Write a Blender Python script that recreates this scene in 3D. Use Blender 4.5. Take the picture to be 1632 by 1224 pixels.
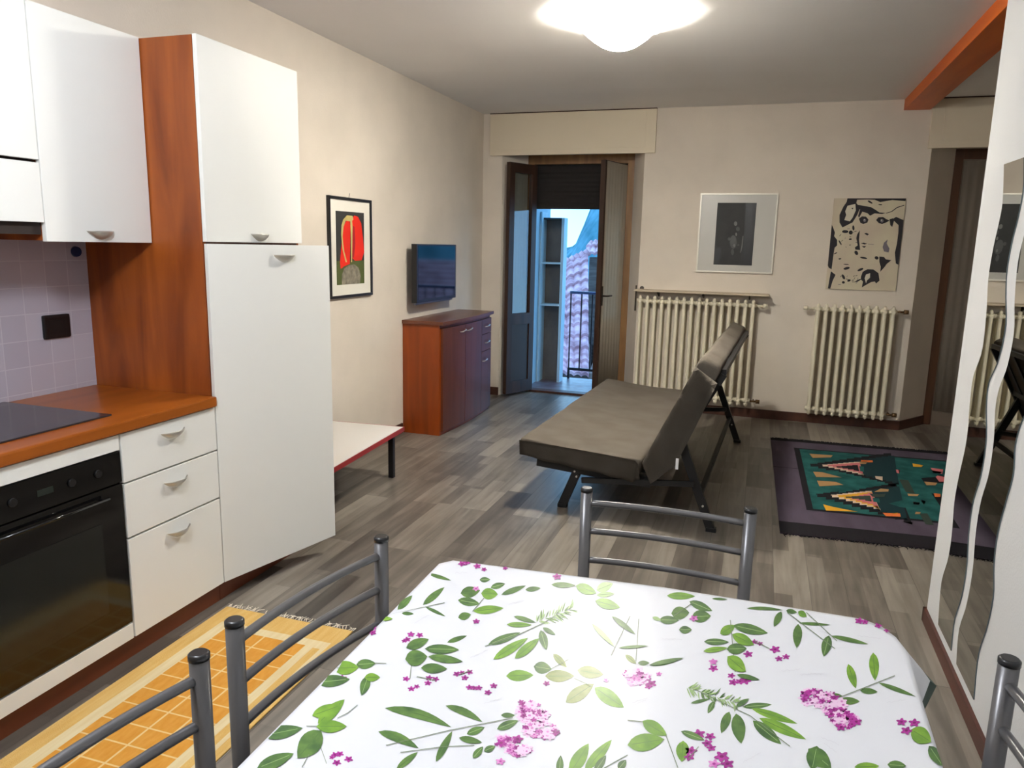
import bpy, bmesh, math, random
from mathutils import Vector, Matrix, noise
from mathutils.geometry import tessellate_polygon
random.seed(7)
for o in list(bpy.data.objects): bpy.data.objects.remove(o)
SC = bpy.context.scene
COL = SC.collection
R = math.radians
PI = math.pi

# ------------------------------------------------------------------ camera
F_PX = 1188.73
YAW, PITCH, ROLL = 0.318837, 0.184478, 0.0218798
CAMZ = 1.5
_f = Vector((-math.sin(YAW)*math.cos(PITCH), math.cos(YAW)*math.cos(PITCH), -math.sin(PITCH)))
_r = Vector((math.cos(YAW), math.sin(YAW), 0)); _u = _r.cross(_f)
CR = _r*math.cos(ROLL) + _u*math.sin(ROLL)
CU = -_r*math.sin(ROLL) + _u*math.cos(ROLL)
cam = bpy.data.objects.new('camera', bpy.data.cameras.new('camera'))
COL.objects.link(cam)
cam.data.sensor_width = 36
cam.data.lens = F_PX/1632*36
cam.data.clip_start = 0.02
m = Matrix.Identity(4)
for i in range(3):
    m[i][0], m[i][1], m[i][2] = CR[i], CU[i], -_f[i]
m[0][3], m[1][3], m[2][3] = 0, 0, CAMZ
cam.matrix_world = m
SC.camera = cam

def at(px, py, ax, val):
    """point where the sight line through a photo pixel meets the plane axis = val"""
    d = CR*((px-816)/F_PX) - CU*((py-612)/F_PX) + _f
    c = Vector((0, 0, CAMZ))
    return c + d*((val-c[ax])/d[ax])

# ------------------------------------------------------------------ view, sky
SC.view_settings.view_transform = 'Standard'
SC.view_settings.look = 'None'
SC.view_settings.gamma = 1
SC.view_settings.use_curve_mapping = False
SC.view_settings.exposure = 0.63
W = bpy.data.worlds.new('dusk'); SC.world = W; W.use_nodes = True
bg = W.node_tree.nodes['Background']
def lin(c):
    return tuple((x/255/12.92 if x/255 <= .04045 else ((x/255+.055)/1.055)**2.4) for x in c)
SKY_STRENGTH = 3.2
wt = W.node_tree
wn = wt.nodes.new('ShaderNodeTexNoise'); wn.inputs['Scale'].default_value = 2.5
wr = wt.nodes.new('ShaderNodeValToRGB')
wr.color_ramp.elements[0].position = .35; wr.color_ramp.elements[0].color = (*lin((94, 156, 224)), 1)
wr.color_ramp.elements[1].position = .65; wr.color_ramp.elements[1].color = (*lin((142, 196, 232)), 1)
wc = wt.nodes.new('ShaderNodeTexCoord')
wt.links.new(wc.outputs['Generated'], wn.inputs['Vector'])
wt.links.new(wn.outputs['Fac'], wr.inputs['Fac']); wt.links.new(wr.outputs['Color'], bg.inputs['Color'])
bg.inputs['Strength'].default_value = SKY_STRENGTH
LAMP_FAR = 700.0      # ceiling lamp in view
LAMP_NEAR = 79.0     # ceiling lamp over the kitchen, above the frame

# ------------------------------------------------------------------ materials
MATS = {}
def mat(name, col, rough=.5, metal=0, spec=.5, var=0, vscale=(8, 8, 8), bump=0, bscale=60, col2=None, coat=0, emit=None, estr=0, detail=4, trans=0, alpha=1, distort=0, lo=.35, hi=.65):
    if name in MATS: return MATS[name]
    m = bpy.data.materials.new(name); m.use_nodes = True
    nt = m.node_tree; b = nt.nodes['Principled BSDF']
    c = (*lin(col), 1)
    b.inputs['Base Color'].default_value = c
    b.inputs['Roughness'].default_value = rough
    b.inputs['Metallic'].default_value = metal
    b.inputs['Specular IOR Level'].default_value = spec
    b.inputs['Coat Weight'].default_value = coat
    b.inputs['Coat Roughness'].default_value = .1
    if trans: b.inputs['Transmission Weight'].default_value = trans
    if alpha < 1: b.inputs['Alpha'].default_value = alpha
    if emit:
        b.inputs['Emission Color'].default_value = (*lin(emit), 1); b.inputs['Emission Strength'].default_value = estr
    tc = nt.nodes.new('ShaderNodeTexCoord')
    if col2 or var:
        mp = nt.nodes.new('ShaderNodeMapping'); mp.inputs['Scale'].default_value = vscale
        n = nt.nodes.new('ShaderNodeTexNoise'); n.inputs['Scale'].default_value = 1; n.inputs['Detail'].default_value = detail
        n.inputs['Distortion'].default_value = distort
        r = nt.nodes.new('ShaderNodeValToRGB')
        c2 = col2 or tuple(max(0, x*(1-var)) for x in col)
        r.color_ramp.elements[0].position = lo; r.color_ramp.elements[0].color = (*lin(c2), 1)
        r.color_ramp.elements[1].position = hi; r.color_ramp.elements[1].color = c
        nt.links.new(tc.outputs['Object'], mp.inputs['Vector']); nt.links.new(mp.outputs['Vector'], n.inputs['Vector'])
        nt.links.new(n.outputs['Fac'], r.inputs['Fac']); nt.links.new(r.outputs['Color'], b.inputs['Base Color'])
    if bump:
        n2 = nt.nodes.new('ShaderNodeTexNoise'); n2.inputs['Scale'].default_value = bscale; n2.inputs['Detail'].default_value = 3
        bp = nt.nodes.new('ShaderNodeBump'); bp.inputs['Strength'].default_value = bump; bp.inputs['Distance'].default_value = .01
        nt.links.new(tc.outputs['Object'], n2.inputs['Vector']); nt.links.new(n2.outputs['Fac'], bp.inputs['Height'])
        nt.links.new(bp.outputs['Normal'], b.inputs['Normal'])
    MATS[name] = m
    return m

def floor_mat():
    m = bpy.data.materials.new('grey_planks'); m.use_nodes = True
    nt = m.node_tree; b = nt.nodes['Principled BSDF']; L = nt.links.new
    tc = nt.nodes.new('ShaderNodeTexCoord')
    sep = nt.nodes.new('ShaderNodeSeparateXYZ'); cmb = nt.nodes.new('ShaderNodeCombineXYZ')
    L(tc.outputs['Object'], sep.inputs[0]); L(sep.outputs['Y'], cmb.inputs['X']); L(sep.outputs['X'], cmb.inputs['Y'])
    br = nt.nodes.new('ShaderNodeTexBrick')
    br.inputs['Scale'].default_value = 1; br.inputs['Brick Width'].default_value = 1.05; br.inputs['Row Height'].default_value = .155
    br.inputs['Mortar Size'].default_value = .0012; br.inputs['Mortar Smooth'].default_value = .6; br.offset = .37; br.squash = 1
    br.inputs['Color1'].default_value = (0, 0, 0, 1); br.inputs['Color2'].default_value = (1, 1, 1, 1); br.inputs['Mortar'].default_value = (.0, .0, .0, 1)
    L(cmb.outputs[0], br.inputs['Vector'])
    # strips printed inside each plank
    br2 = nt.nodes.new('ShaderNodeTexBrick')
    br2.inputs['Scale'].default_value = 1; br2.inputs['Brick Width'].default_value = .52; br2.inputs['Row Height'].default_value = .0775
    br2.inputs['Mortar Size'].default_value = .0; br2.offset = .61
    br2.inputs['Color1'].default_value = (0, 0, 0, 1); br2.inputs['Color2'].default_value = (1, 1, 1, 1)
    L(cmb.outputs[0], br2.inputs['Vector'])
    mp = nt.nodes.new('ShaderNodeMapping'); mp.inputs['Scale'].default_value = (2.2, 26, 1)
    n = nt.nodes.new('ShaderNodeTexNoise'); n.inputs['Scale'].default_value = 1; n.inputs['Detail'].default_value = 6; n.inputs['Distortion'].default_value = .6
    addv = nt.nodes.new('ShaderNodeVectorMath'); addv.operation = 'ADD'
    mulv = nt.nodes.new('ShaderNodeVectorMath'); mulv.operation = 'SCALE'; mulv.inputs['Scale'].default_value = 7
    L(br.outputs['Color'], mulv.inputs[0]); L(cmb.outputs[0], mp.inputs['Vector']); L(mp.outputs[0], addv.inputs[0]); L(mulv.outputs[0], addv.inputs[1]); L(addv.outputs[0], n.inputs['Vector'])
    n3 = nt.nodes.new('ShaderNodeTexNoise'); n3.inputs['Scale'].default_value = 3.5; n3.inputs['Detail'].default_value = 3
    L(cmb.outputs[0], n3.inputs['Vector'])
    def mad(a, k, c=None):
        q = nt.nodes.new('ShaderNodeMath'); q.operation = 'MULTIPLY_ADD'; q.inputs[1].default_value = k
        L(a, q.inputs[0])
        if c is None: q.inputs[2].default_value = 0
        else: L(c, q.inputs[2])
        return q.outputs[0]
    s = mad(br.outputs['Color'], .42); s = mad(br2.outputs['Color'], .22, s); s = mad(n.outputs['Fac'], .55, s); s = mad(n3.outputs['Fac'], .25, s)
    r = nt.nodes.new('ShaderNodeValToRGB'); e = r.color_ramp.elements
    e[0].position = .30; e[0].color = (*lin((46, 41, 37)), 1)
    e[1].position = 1.05 if False else 1.0; e[1].color = (*lin((144, 136, 125)), 1)
    k = e.new(.62); k.color = (*lin((92, 85, 77)), 1)
    L(s, r.inputs['Fac'])
    mx = nt.nodes.new('ShaderNodeMix'); mx.data_type = 'RGBA'; mx.inputs['B'].default_value = (*lin((44, 39, 35)), 1)
    L(r.outputs['Color'], mx.inputs['A'])
    mm = nt.nodes.new('ShaderNodeMath'); mm.operation = 'MULTIPLY'; mm.inputs[1].default_value = .6
    L(br.outputs['Fac'], mm.inputs[0]); L(mm.outputs[0], mx.inputs['Factor'])
    L(mx.outputs['Result'], b.inputs['Base Color'])
    b.inputs['Roughness'].default_value = .36
    bp = nt.nodes.new('ShaderNodeBump'); bp.inputs['Strength'].default_value = .12; bp.inputs['Distance'].default_value = .004
    L(n.outputs['Fac'], bp.inputs['Height']); L(bp.outputs['Normal'], b.inputs['Normal'])
    return m

def tile_mat(name, c1, c2, mortar, w, h, axis='YZ', rough=.25):
    m = bpy.data.materials.new(name); m.use_nodes = True
    nt = m.node_tree; b = nt.nodes['Principled BSDF']; L = nt.links.new
    tc = nt.nodes.new('ShaderNodeTexCoord'); sep = nt.nodes.new('ShaderNodeSeparateXYZ'); cmb = nt.nodes.new('ShaderNodeCombineXYZ')
    L(tc.outputs['Object'], sep.inputs[0]); L(sep.outputs[axis[0]], cmb.inputs['X']); L(sep.outputs[axis[1]], cmb.inputs['Y'])
    br = nt.nodes.new('ShaderNodeTexBrick'); br.offset = 0
    br.inputs['Scale'].default_value = 1; br.inputs['Brick Width'].default_value = w; br.inputs['Row Height'].default_value = h
    br.inputs['Mortar Size'].default_value = .002
    br.inputs['Color1'].default_value = (*lin(c1), 1); br.inputs['Color2'].default_value = (*lin(c2), 1); br.inputs['Mortar'].default_value = (*lin(mortar), 1)
    L(cmb.outputs[0], br.inputs['Vector']); L(br.outputs['Color'], b.inputs['Base Color'])
    bp = nt.nodes.new('ShaderNodeBump'); bp.inputs['Strength'].default_value = .5; bp.inputs['Distance'].default_value = .002; bp.invert = True
    L(br.outputs['Fac'], bp.inputs['Height']); L(bp.outputs['Normal'], b.inputs['Normal'])
    b.inputs['Roughness'].default_value = rough
    return m

WALL = mat('cream_plaster', (226, 216, 202), .9, spec=.2, var=.03, vscale=(3, 3, 3), bump=.12, bscale=120)
WALLW = mat('white_plaster', (208, 209, 209), .9, spec=.2, bump=.1, bscale=120)
CEIL = mat('ceiling_paint', (240, 238, 236), .95, spec=.1, var=.03, vscale=(.8, .8, .8))
BOXM = mat('cream_box_paint', (224, 212, 188), .6)
FLOORM = floor_mat()
LAM = mat('cream_laminate', (230, 230, 225), .5, spec=.35)
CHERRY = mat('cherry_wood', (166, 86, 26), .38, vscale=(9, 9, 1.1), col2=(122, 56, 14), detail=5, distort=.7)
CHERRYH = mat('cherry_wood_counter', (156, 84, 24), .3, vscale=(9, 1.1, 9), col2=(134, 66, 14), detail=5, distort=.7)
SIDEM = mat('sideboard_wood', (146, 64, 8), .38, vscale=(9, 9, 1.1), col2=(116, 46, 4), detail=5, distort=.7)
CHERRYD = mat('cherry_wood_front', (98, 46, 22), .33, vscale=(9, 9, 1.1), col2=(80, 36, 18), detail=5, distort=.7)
BEAMM = mat('orange_beam_wood', (214, 104, 20), .45, vscale=(9, 1.1, 9), col2=(192, 84, 10), detail=5)
DARKW = mat('dark_brown_wood', (66, 44, 32), .45, vscale=(14, 14, 1.5), col2=(48, 31, 22))
MIDW = mat('brown_frame_wood', (146, 106, 58), .45, vscale=(14, 14, 1.5), col2=(116, 82, 44))
BASEM = mat('baseboard_brown', (84, 50, 36), .5, vscale=(10, 1.5, 10), col2=(66, 38, 27))
CHROME = mat('brushed_nickel', (222, 219, 213), .3, metal=.85)
BLACK = mat('black_gloss', (10, 10, 11), .08)
BLACKM = mat('black_matte', (16, 15, 16), .5)
BLACKP = mat('black_plastic', (22, 22, 24), .3)
GAP = mat('cabinet_gap_brown', (58, 28, 18), .7)
CHAIRM = mat('grey_metal_paint', (98, 97, 98), .3, metal=.45)
CREAM = mat('radiator_enamel', (232, 224, 200), .35)
def thin_glass():
    m = bpy.data.materials.new('thin_glass'); m.use_nodes = True; nt = m.node_tree
    nt.nodes.remove(nt.nodes['Principled BSDF']); out = nt.nodes['Material Output']
    t = nt.nodes.new('ShaderNodeBsdfTransparent'); g = nt.nodes.new('ShaderNodeBsdfGlossy'); lw = nt.nodes.new('ShaderNodeLayerWeight'); pw = nt.nodes.new('ShaderNodeMath'); pw.operation = 'POWER'; pw.inputs[1].default_value = 3; f = nt.nodes.new('ShaderNodeMath'); f.operation = 'MULTIPLY_ADD'; f.inputs[1].default_value = .8; f.inputs[2].default_value = .04; lw.inputs['Blend'].default_value = .5; nt.links.new(lw.outputs['Facing'], pw.inputs[0]); nt.links.new(pw.outputs[0], f.inputs[0]); mx = nt.nodes.new('ShaderNodeMixShader')
    t.inputs['Color'].default_value = (.93, .95, .95, 1); g.inputs['Roughness'].default_value = .02
    nt.links.new(f.outputs[0], mx.inputs[0]); nt.links.new(t.outputs[0], mx.inputs[1]); nt.links.new(g.outputs[0], mx.inputs[2]); nt.links.new(mx.outputs[0], out.inputs['Surface'])
    return m
GLASS = thin_glass()
SOFAC = mat('taupe_cotton', (102, 95, 86), .92, spec=.15, col2=(92, 85, 76), vscale=(5, 5, 5), bump=.25, bscale=260)

# ------------------------------------------------------------------ builders
OFF = {}
def setp(o, label=None, cat=None, group=None, kind=None):
    if label: o['label'] = label
    if cat: o['category'] = cat
    if group: o['group'] = group
    if kind: o['kind'] = kind
    return o
def thing(name, label, cat, loc=(0, 0, 0), rotz=0, group=None, kind=None, local=False):
    o = bpy.data.objects.new(name, None); COL.objects.link(o); o.empty_display_size = .1
    o.location = loc; o.rotation_euler = (0, 0, rotz)
    setp(o, label, cat, group, kind)
    OFF[o.name] = Vector((0, 0, 0)) if local else Vector(loc)
    return o
def obj(name, bm, mats, parent=None, label=None, cat=None, group=None, kind=None, smooth=None, recalc=True):
    off = OFF.get(parent.name, Vector((0, 0, 0))) if parent else Vector((0, 0, 0))
    if recalc: bmesh.ops.recalc_face_normals(bm, faces=bm.faces)
    if off.length: bmesh.ops.translate(bm, verts=bm.verts, vec=-off)
    me = bpy.data.meshes.new(name); bm.to_mesh(me); bm.free()
    for x in (mats if isinstance(mats, (list, tuple)) else [mats]): me.materials.append(x)
    if smooth is not None:
        for p in me.polygons: p.use_smooth = smooth
    o = bpy.data.objects.new(name, me); COL.objects.link(o)
    if parent:
        o.parent = parent; OFF[o.name] = off
    setp(o, label, cat, group, kind)
    return o
def copy_tree(o, parent=None):
    c = o.copy(); COL.objects.link(c); c.parent = parent
    for ch in list(o.children): copy_tree(ch, c)
    return c
def B(): return bmesh.new()
def box(bm, lo, hi, bev=0, mi=0):
    lo = Vector(lo); hi = Vector(hi)
    r = bmesh.ops.create_cube(bm, size=1)
    vs = r['verts']
    for v in vs: v.co = Vector((lo[i] + (v.co[i]+.5)*(hi[i]-lo[i]) for i in range(3)))
    fs = list({f for v in vs for f in v.link_faces})
    for f in fs: f.material_index = mi
    if bev:
        es = list({e for v in vs for e in v.link_edges})
        bmesh.ops.bevel(bm, geom=es, offset=bev, segments=2, profile=.7, affect='EDGES')
    return bm
def prism(bm, pts, z0, z1, mi=0, axis=2, bev=0):
    """polygon extruded along an axis; pts are in the two other axes in order"""
    def V(p, z):
        q = [0, 0, 0]; ax = [i for i in range(3) if i != axis]
        q[ax[0]], q[ax[1]], q[axis] = p[0], p[1], z
        return q
    a = [bm.verts.new(V(p, z0)) for p in pts]; b = [bm.verts.new(V(p, z1)) for p in pts]
    n = len(pts); fs = []
    fs.append(bm.faces.new(a[::-1])); fs.append(bm.faces.new(b))
    for i in range(n): fs.append(bm.faces.new((a[i], a[(i+1) % n], b[(i+1) % n], b[i])))
    for f in fs: f.material_index = mi
    return bm
def bar(bm, p, q, w, h, up=(0, 0, 1), mi=0):
    """rectangular bar from p to q"""
    p = Vector(p); q = Vector(q); d = (q-p).normalized(); u = Vector(up); s = d.cross(u).normalized(); u = s.cross(d)
    vs = []
    for c in (p, q):
        for a, b in ((-1, -1), (1, -1), (1, 1), (-1, 1)): vs.append(bm.verts.new(c + s*a*w/2 + u*b*h/2))
    for f in ((3, 2, 1, 0), (4, 5, 6, 7), (0, 1, 5, 4), (1, 2, 6, 5), (2, 3, 7, 6), (3, 0, 4, 7)):
        bm.faces.new([vs[i] for i in f]).material_index = mi
    return bm
def tube(bm, pts, r, n=12, cap=True, mi=0, smooth=True):
    pts = [Vector(p) for p in pts]; rs = r if isinstance(r, (list, tuple)) else [r]*len(pts)
    rings = []; prev = None
    for i, p in enumerate(pts):
        d = (pts[min(i+1, len(pts)-1)] - pts[max(i-1, 0)]).normalized()
        if prev is None: s = d.orthogonal().normalized()
        else: s = (prev - d*prev.dot(d)).normalized()
        prev = s; t = d.cross(s)
        rings.append([bm.verts.new(p + (s*math.cos(2*PI*k/n) + t*math.sin(2*PI*k/n))*rs[i]) for k in range(n)])
    for a, b in zip(rings, rings[1:]):
        for k in range(n):
            f = bm.faces.new((a[k], a[(k+1) % n], b[(k+1) % n], b[k])); f.smooth = smooth; f.material_index = mi
    if cap:
        bm.faces.new(rings[0][::-1]).material_index = mi; bm.faces.new(rings[-1]).material_index = mi
    return bm
def lathe(bm, prof, cx=0, cy=0, n=32, mi=0):
    rings = [[bm.verts.new((cx+r*math.cos(2*PI*k/n), cy+r*math.sin(2*PI*k/n), z)) for k in range(n)] for r, z in prof]
    for a, b in zip(rings, rings[1:]):
        for k in range(n):
            f = bm.faces.new((a[k], a[(k+1) % n], b[(k+1) % n], b[k])); f.smooth = True; f.material_index = mi
    bm.faces.new(rings[0][::-1]); bm.faces.new(rings[-1])
    return bm
def poly(bm, pts, mi=0):
    vs = [bm.verts.new(p) for p in pts]
    if len(pts) <= 4:
        bm.faces.new(vs).material_index = mi; return bm
    for tri in tessellate_polygon([[Vector(p) for p in pts]]):
        try: bm.faces.new([vs[i] for i in tri]).material_index = mi
        except ValueError: pass
    return bm

# =================================================================== SETTING
XL, YB, ZC, XR2, YF = -2.653, 7.0, 2.72, 3.2, -1.3
PX = .75                   # face of the white partition
obj('floor', box(B(), (XL-.2, YF-.2, -.12), (XR2+.2, YB+.42, 0)), FLOORM, kind='structure')
obj('ceiling', box(B(), (XL-.2, YF-.2, ZC), (XR2+.2, YB+.45, ZC+.15)), CEIL, kind='structure')
obj('wall_left', box(B(), (XL-.2, YF-.2, 0), (XL, YB+.45, ZC)), WALL, kind='structure')
obj('wall_front', box(B(), (XL, YF-.2, 0), (XR2, YF, ZC)), WALL, kind='structure')
obj('wall_right', box(B(), (XR2, YF-.2, 0), (XR2+.2, YB+.45, ZC)), WALL, kind='structure')
obj('wall_partition', box(B(), (PX, YF, 0), (PX+.2, 3.272, ZC)), WALLW, kind='structure')
wb = B(); ZO = 2.37
prism(wb, [(XL, YB), (-2.456, YB), (-2.29, 7.3), (-2.29, 7.45), (XL, 7.45)], 0, ZO)
prism(wb, [(-1.097, YB), (1.206, YB), (1.45, 7.35), (1.45, 7.45), (-1.235, 7.45), (-1.235, 7.3)], 0, ZO)
prism(wb, [(2.60, YB), (XR2, YB), (XR2, 7.45), (2.36, 7.45), (2.36, 7.35)], 0, ZO)
box(wb, (XL, YB, ZO), (XR2, 7.45, ZC))
obj('wall_back', wb, WALL, kind='structure')
# baseboards
bb = B(); t = .012
prism(bb, [(-1.08, YB-t), (1.209, YB-t), (1.46, 7.345), (1.45, 7.35), (1.206, YB), (-1.08, YB)], 0, .08)
obj('baseboard_back', bb, BASEM, kind='structure')
bb = B(); prism(bb, [(XL, YB-t), (-2.456, YB-t), (-2.456, YB), (XL, YB)], 0, .08); box(bb, (XL, 3.04, 0), (XL+t, 5.24, .08)); box(bb, (XL, 6.42, 0), (XL+t, YB-t, .08))
obj('baseboard_left', bb, BASEM, kind='structure')
bb = B(); box(bb, (PX-.012, YF, 0), (PX, 3.285, .058)); box(bb, (PX-.012, 3.272, 0), (PX+.2, 3.285, .058))
obj('baseboard_right', bb, mat('baseboard_red_brown', (86, 44, 32), .4, col2=(70, 34, 25), vscale=(10, 1.5, 10)), kind='structure')
# beam running from the partition to the back wall
obj('ceiling_beam', box(B(), (.97, 3.29, 2.635), (1.165, YB, ZC), .004), BEAMM, label='orange brown wooden beam under the ceiling, running to the back wall', cat='beam')

# roller shutter boxes over the two openings
def shutter_box(n, x0, x1):
    t_ = thing('trim_%d' % n, None, None, (x0, YB, 2.34), kind='structure')
    b = B(); box(b, (x0, YB-.03, 2.335), (x1, YB, 2.712), .003)
    obj('cover', b, BOXM, t_)
    b = B(); box(b, (x0+.09, YB-.034, 2.385), (x1-.09, YB-.0305, 2.705), .002)
    obj('access_panel', b, BOXM, t_)
    b = B(); box(b, (x0, YB-.034, 2.712), (x1, YB, 2.7195)); obj('top_gap', b, GAP, t_)
shutter_box(1, -2.577, -1.005)
shutter_box(2, 1.175, 2.66)

# =================================================================== BALCONY DOOR (door_1)
YD = 7.3
d1 = thing('door_1', None, None, (-1.76, YD, 0), kind='structure')
b = B(); box(b, (-2.29, YD, 0), (-2.225, YD+.07, 2.37), .003); box(b, (-1.30, YD, 0), (-1.235, YD+.07, 2.37), .003); box(b, (-2.225, YD, 2.285), (-1.30, YD+.07, 2.37), .003)
obj('door_frame', b, MIDW, d1)
b = B(); box(b, (-2.225, YD, 0), (-1.30, YD+.12, .022), .003); obj('threshold', b, BASEM, d1)
b = B()
for k in range(10):
    z = 1.86+k*.045
    prism(b, [(YD+.10, z), (YD+.112, z+.004), (YD+.112, z+.041), (YD+.10, z+.045), (YD+.095, z+.022)], -2.25, -1.27, axis=0)
obj('roller_shutter', b, mat('shutter_brown', (20, 15, 12), .75), d1, label='dark brown roller shutter lowered over the top of the opening')

def leaf(parent, hx, hy, fx, fy, side, curtain_in):
    """door leaf from hinge (hx,hy) to free edge (fx,fy)"""
    h = Vector((hx, hy, 0)); f = Vector((fx, fy, 0)); d = (f-h); L = d.length; d.normalize(); nrm = Vector((-d.y, d.x, 0))*side
    def P(u, v, z): q = h + d*u + nrm*v; return (q.x, q.y, z)
    def lbox(bm, u0, u1, v0, v1, z0, z1, mi=0):
        pts = [P(u0, v0, 0)[:2], P(u1, v0, 0)[:2], P(u1, v1, 0)[:2], P(u0, v1, 0)[:2]]
        prism(bm, pts, z0, z1, mi)
    fr = B(); T = .045; S = .07
    lbox(fr, 0, S, 0, T, .03, 2.27); lbox(fr, L-S, L, 0, T, .03, 2.27)
    lbox(fr, S, L-S, 0, T, 2.18, 2.27); lbox(fr, S, L-S, 0, T, .03, .15); lbox(fr, S, L-S, 0, T, .72, .83)
    lf = obj('door_leaf', fr, DARKW, parent)
    q = B(); lbox(q, S, L-S, .012, .034, .15, .72); obj('lower_panel', q, mat('leaf_panel', (58, 50, 44), .5), lf)
    q = B(); lbox(q, S, L-S, .02, .025, .83, 2.18); obj('glass_pane', q, GLASS, lf)
    if curtain_in:
        q = B(); n = 26; vs = []
        for i in range(n+1):
            u = .0+(L-.022)*i/n; v = T+.006+.0018*math.sin(i*1.7)
            vs.append([q.verts.new(P(u, v, z)) for z in (.035, .8, 1.5, 2.262)])
        for a, c in zip(vs, vs[1:]):
            for k in range(3):
                fc = q.faces.new((a[k], c[k], c[k+1], a[k+1])); fc.smooth = True
        bmesh.ops.solidify(q, geom=list(q.faces), thickness=.003)
        obj('curtain', q, mat('curtain_cream', (230, 221, 204), .9, spec=.1, var=.04, vscale=(20, 20, .5)), lf, label='cream curtain stretched over the open right leaf')
        q = B(); hz = 1.05
        tube(q, [P(L-.035, T, hz), P(L-.035, T+.045, hz), P(L-.05, T+.055, hz-.0), P(L-.13, T+.055, hz)], .008, 8)
        lbox(q, L-.05, L-.02, T, T+.006, hz-.09, hz+.09)
        obj('door_handle', q, mat('dark_bronze', (44, 34, 28), .35, metal=.6), lf)
    else:
        q = B(); n = 20; vs = []
        for i in range(n+1):
            u = S+(L-2*S)*i/n; v = -.006+.004*math.sin(i*2.1)
            vs.append([q.verts.new(P(u, v-.012, z)) for z in (.80, 1.5, 2.21)])
        for a, c in zip(vs, vs[1:]):
            for k in range(2):
                fc = q.faces.new((a[k], c[k], c[k+1], a[k+1])); fc.smooth = True
        bmesh.ops.solidify(q, geom=list(q.faces), thickness=.002)
        obj('curtain', q, mat('curtain_net', (196, 190, 176), .9, spec=.1), lf)
# left leaf folded back against the reveal: its outer side faces the room's middle
leaf(d1, -2.225, 7.295, -2.385, 6.93, 1, False)
leaf(d1, -1.345, 7.295, -1.465, 6.86, 1, True)

# =================================================================== SECOND DOOR (door_2), closed
d2 = thing('door_2', None, None, (1.9, 7.35, 0), kind='structure')
b = B(); box(b, (1.45, 7.35, 0), (1.515, 7.42, 2.37), .003); box(b, (2.295, 7.35, 0), (2.36, 7.42, 2.37), .003); box(b, (1.515, 7.35, 2.285), (2.295, 7.42, 2.37), .003)
obj('door_frame', b, mat('frame_dark_red_wood', (92, 60, 36), .45, col2=(74, 46, 28), vscale=(14, 14, 1.5)), d2)
b = B()
for x0 in (1.515, 1.905):
    box(b, (x0, 7.36, 0), (x0+.06, 7.40, 2.285)); box(b, (x0+.33, 7.36, 0), (x0+.39, 7.40, 2.285)); box(b, (x0+.06, 7.36, 2.2), (x0+.33, 7.40, 2.285)); box(b, (x0+.06, 7.36, 0), (x0+.33, 7.40, .12))
    box(b, (x0+.06, 7.37, .12), (x0+.33, 7.39, .8)); box(b, (x0+.06, 7.378, .8), (x0+.33, 7.384, 2.2))
obj('door_leaf', b, mat('leaf_grey_brown', (120, 106, 92), .6), d2)
b = B(); vs = []
for i in range(61):
    x = 1.525+.76*i/60; y = 7.352+.004*math.sin(i*1.3)
    vs.append([b.verts.new((x, y, z)) for z in (.13, 1.2, 2.27)])
for a, c in zip(vs, vs[1:]):
    for k in range(2): b.faces.new((a[k], c[k], c[k+1], a[k+1])).smooth = True
bmesh.ops.solidify(b, geom=list(b.faces), thickness=.002)
obj('curtain', b, mat('curtain_grey', (188, 176, 160), .9, spec=.1, var=.04, vscale=(20, 20, .5)), d2)

# =================================================================== OUTSIDE
BALM = mat('balcony_tile', (128, 118, 126), .35, col2=(104, 80, 84), vscale=(9, 9, 9))
obj('balcony_floor', box(B(), (-3.2, 7.42, -.2), (-.2, 8.42, -.02)), BALM, kind='structure')
b = B(); box(b, (-3.2, 7.45, -.02), (-2.36, 8.42, 2.9)); box(b, (-2.36, 8.28, -.02), (-2.09, 8.42, 2.0)) if False else None
obj('wall_balcony', b, mat('balcony_plaster', (168, 196, 208), .9), kind='structure')
obj('balcony_roof', box(B(), (-3.2, 7.45, 2.9), (-.2, 8.6, 3.0)), WALLW, kind='structure')
# shelf unit against the balcony's left wall
SH = mat('pale_blue_board', (190, 216, 226), .6)
su = thing('balcony_shelf_unit', 'pale blue open shelf unit standing on the balcony by the railing', 'shelf', (-2.23, 8.1, -.02))
b = B(); box(b, (-2.355, 8.0, -.02), (-2.335, 8.21, 1.86)); obj('side_panel', b, SH, su)
b = B(); box(b, (-2.13, 8.06, -.02), (-2.10, 8.21, 1.80)); obj('side_panel', b, SH, su)
b = B(); box(b, (-2.335, 8.19, -.02), (-2.13, 8.205, 1.80)); obj('back_panel', b, mat('shelf_back', (120, 112, 104), .8, col2=(88, 84, 80), vscale=(4, 4, 2)), su)
for z in (1.30, .84):
    b = B(); box(b, (-2.335, 8.03, z), (-2.13, 8.19, z+.02)); obj('shelf_board', b, SH, su)
b = B(); box(b, (-2.335, 8.06, 1.78), (-2.13, 8.19, 1.80)); obj('top_board', b, mat('shelf_top_dark', (60, 66, 66), .6), su)
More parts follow.
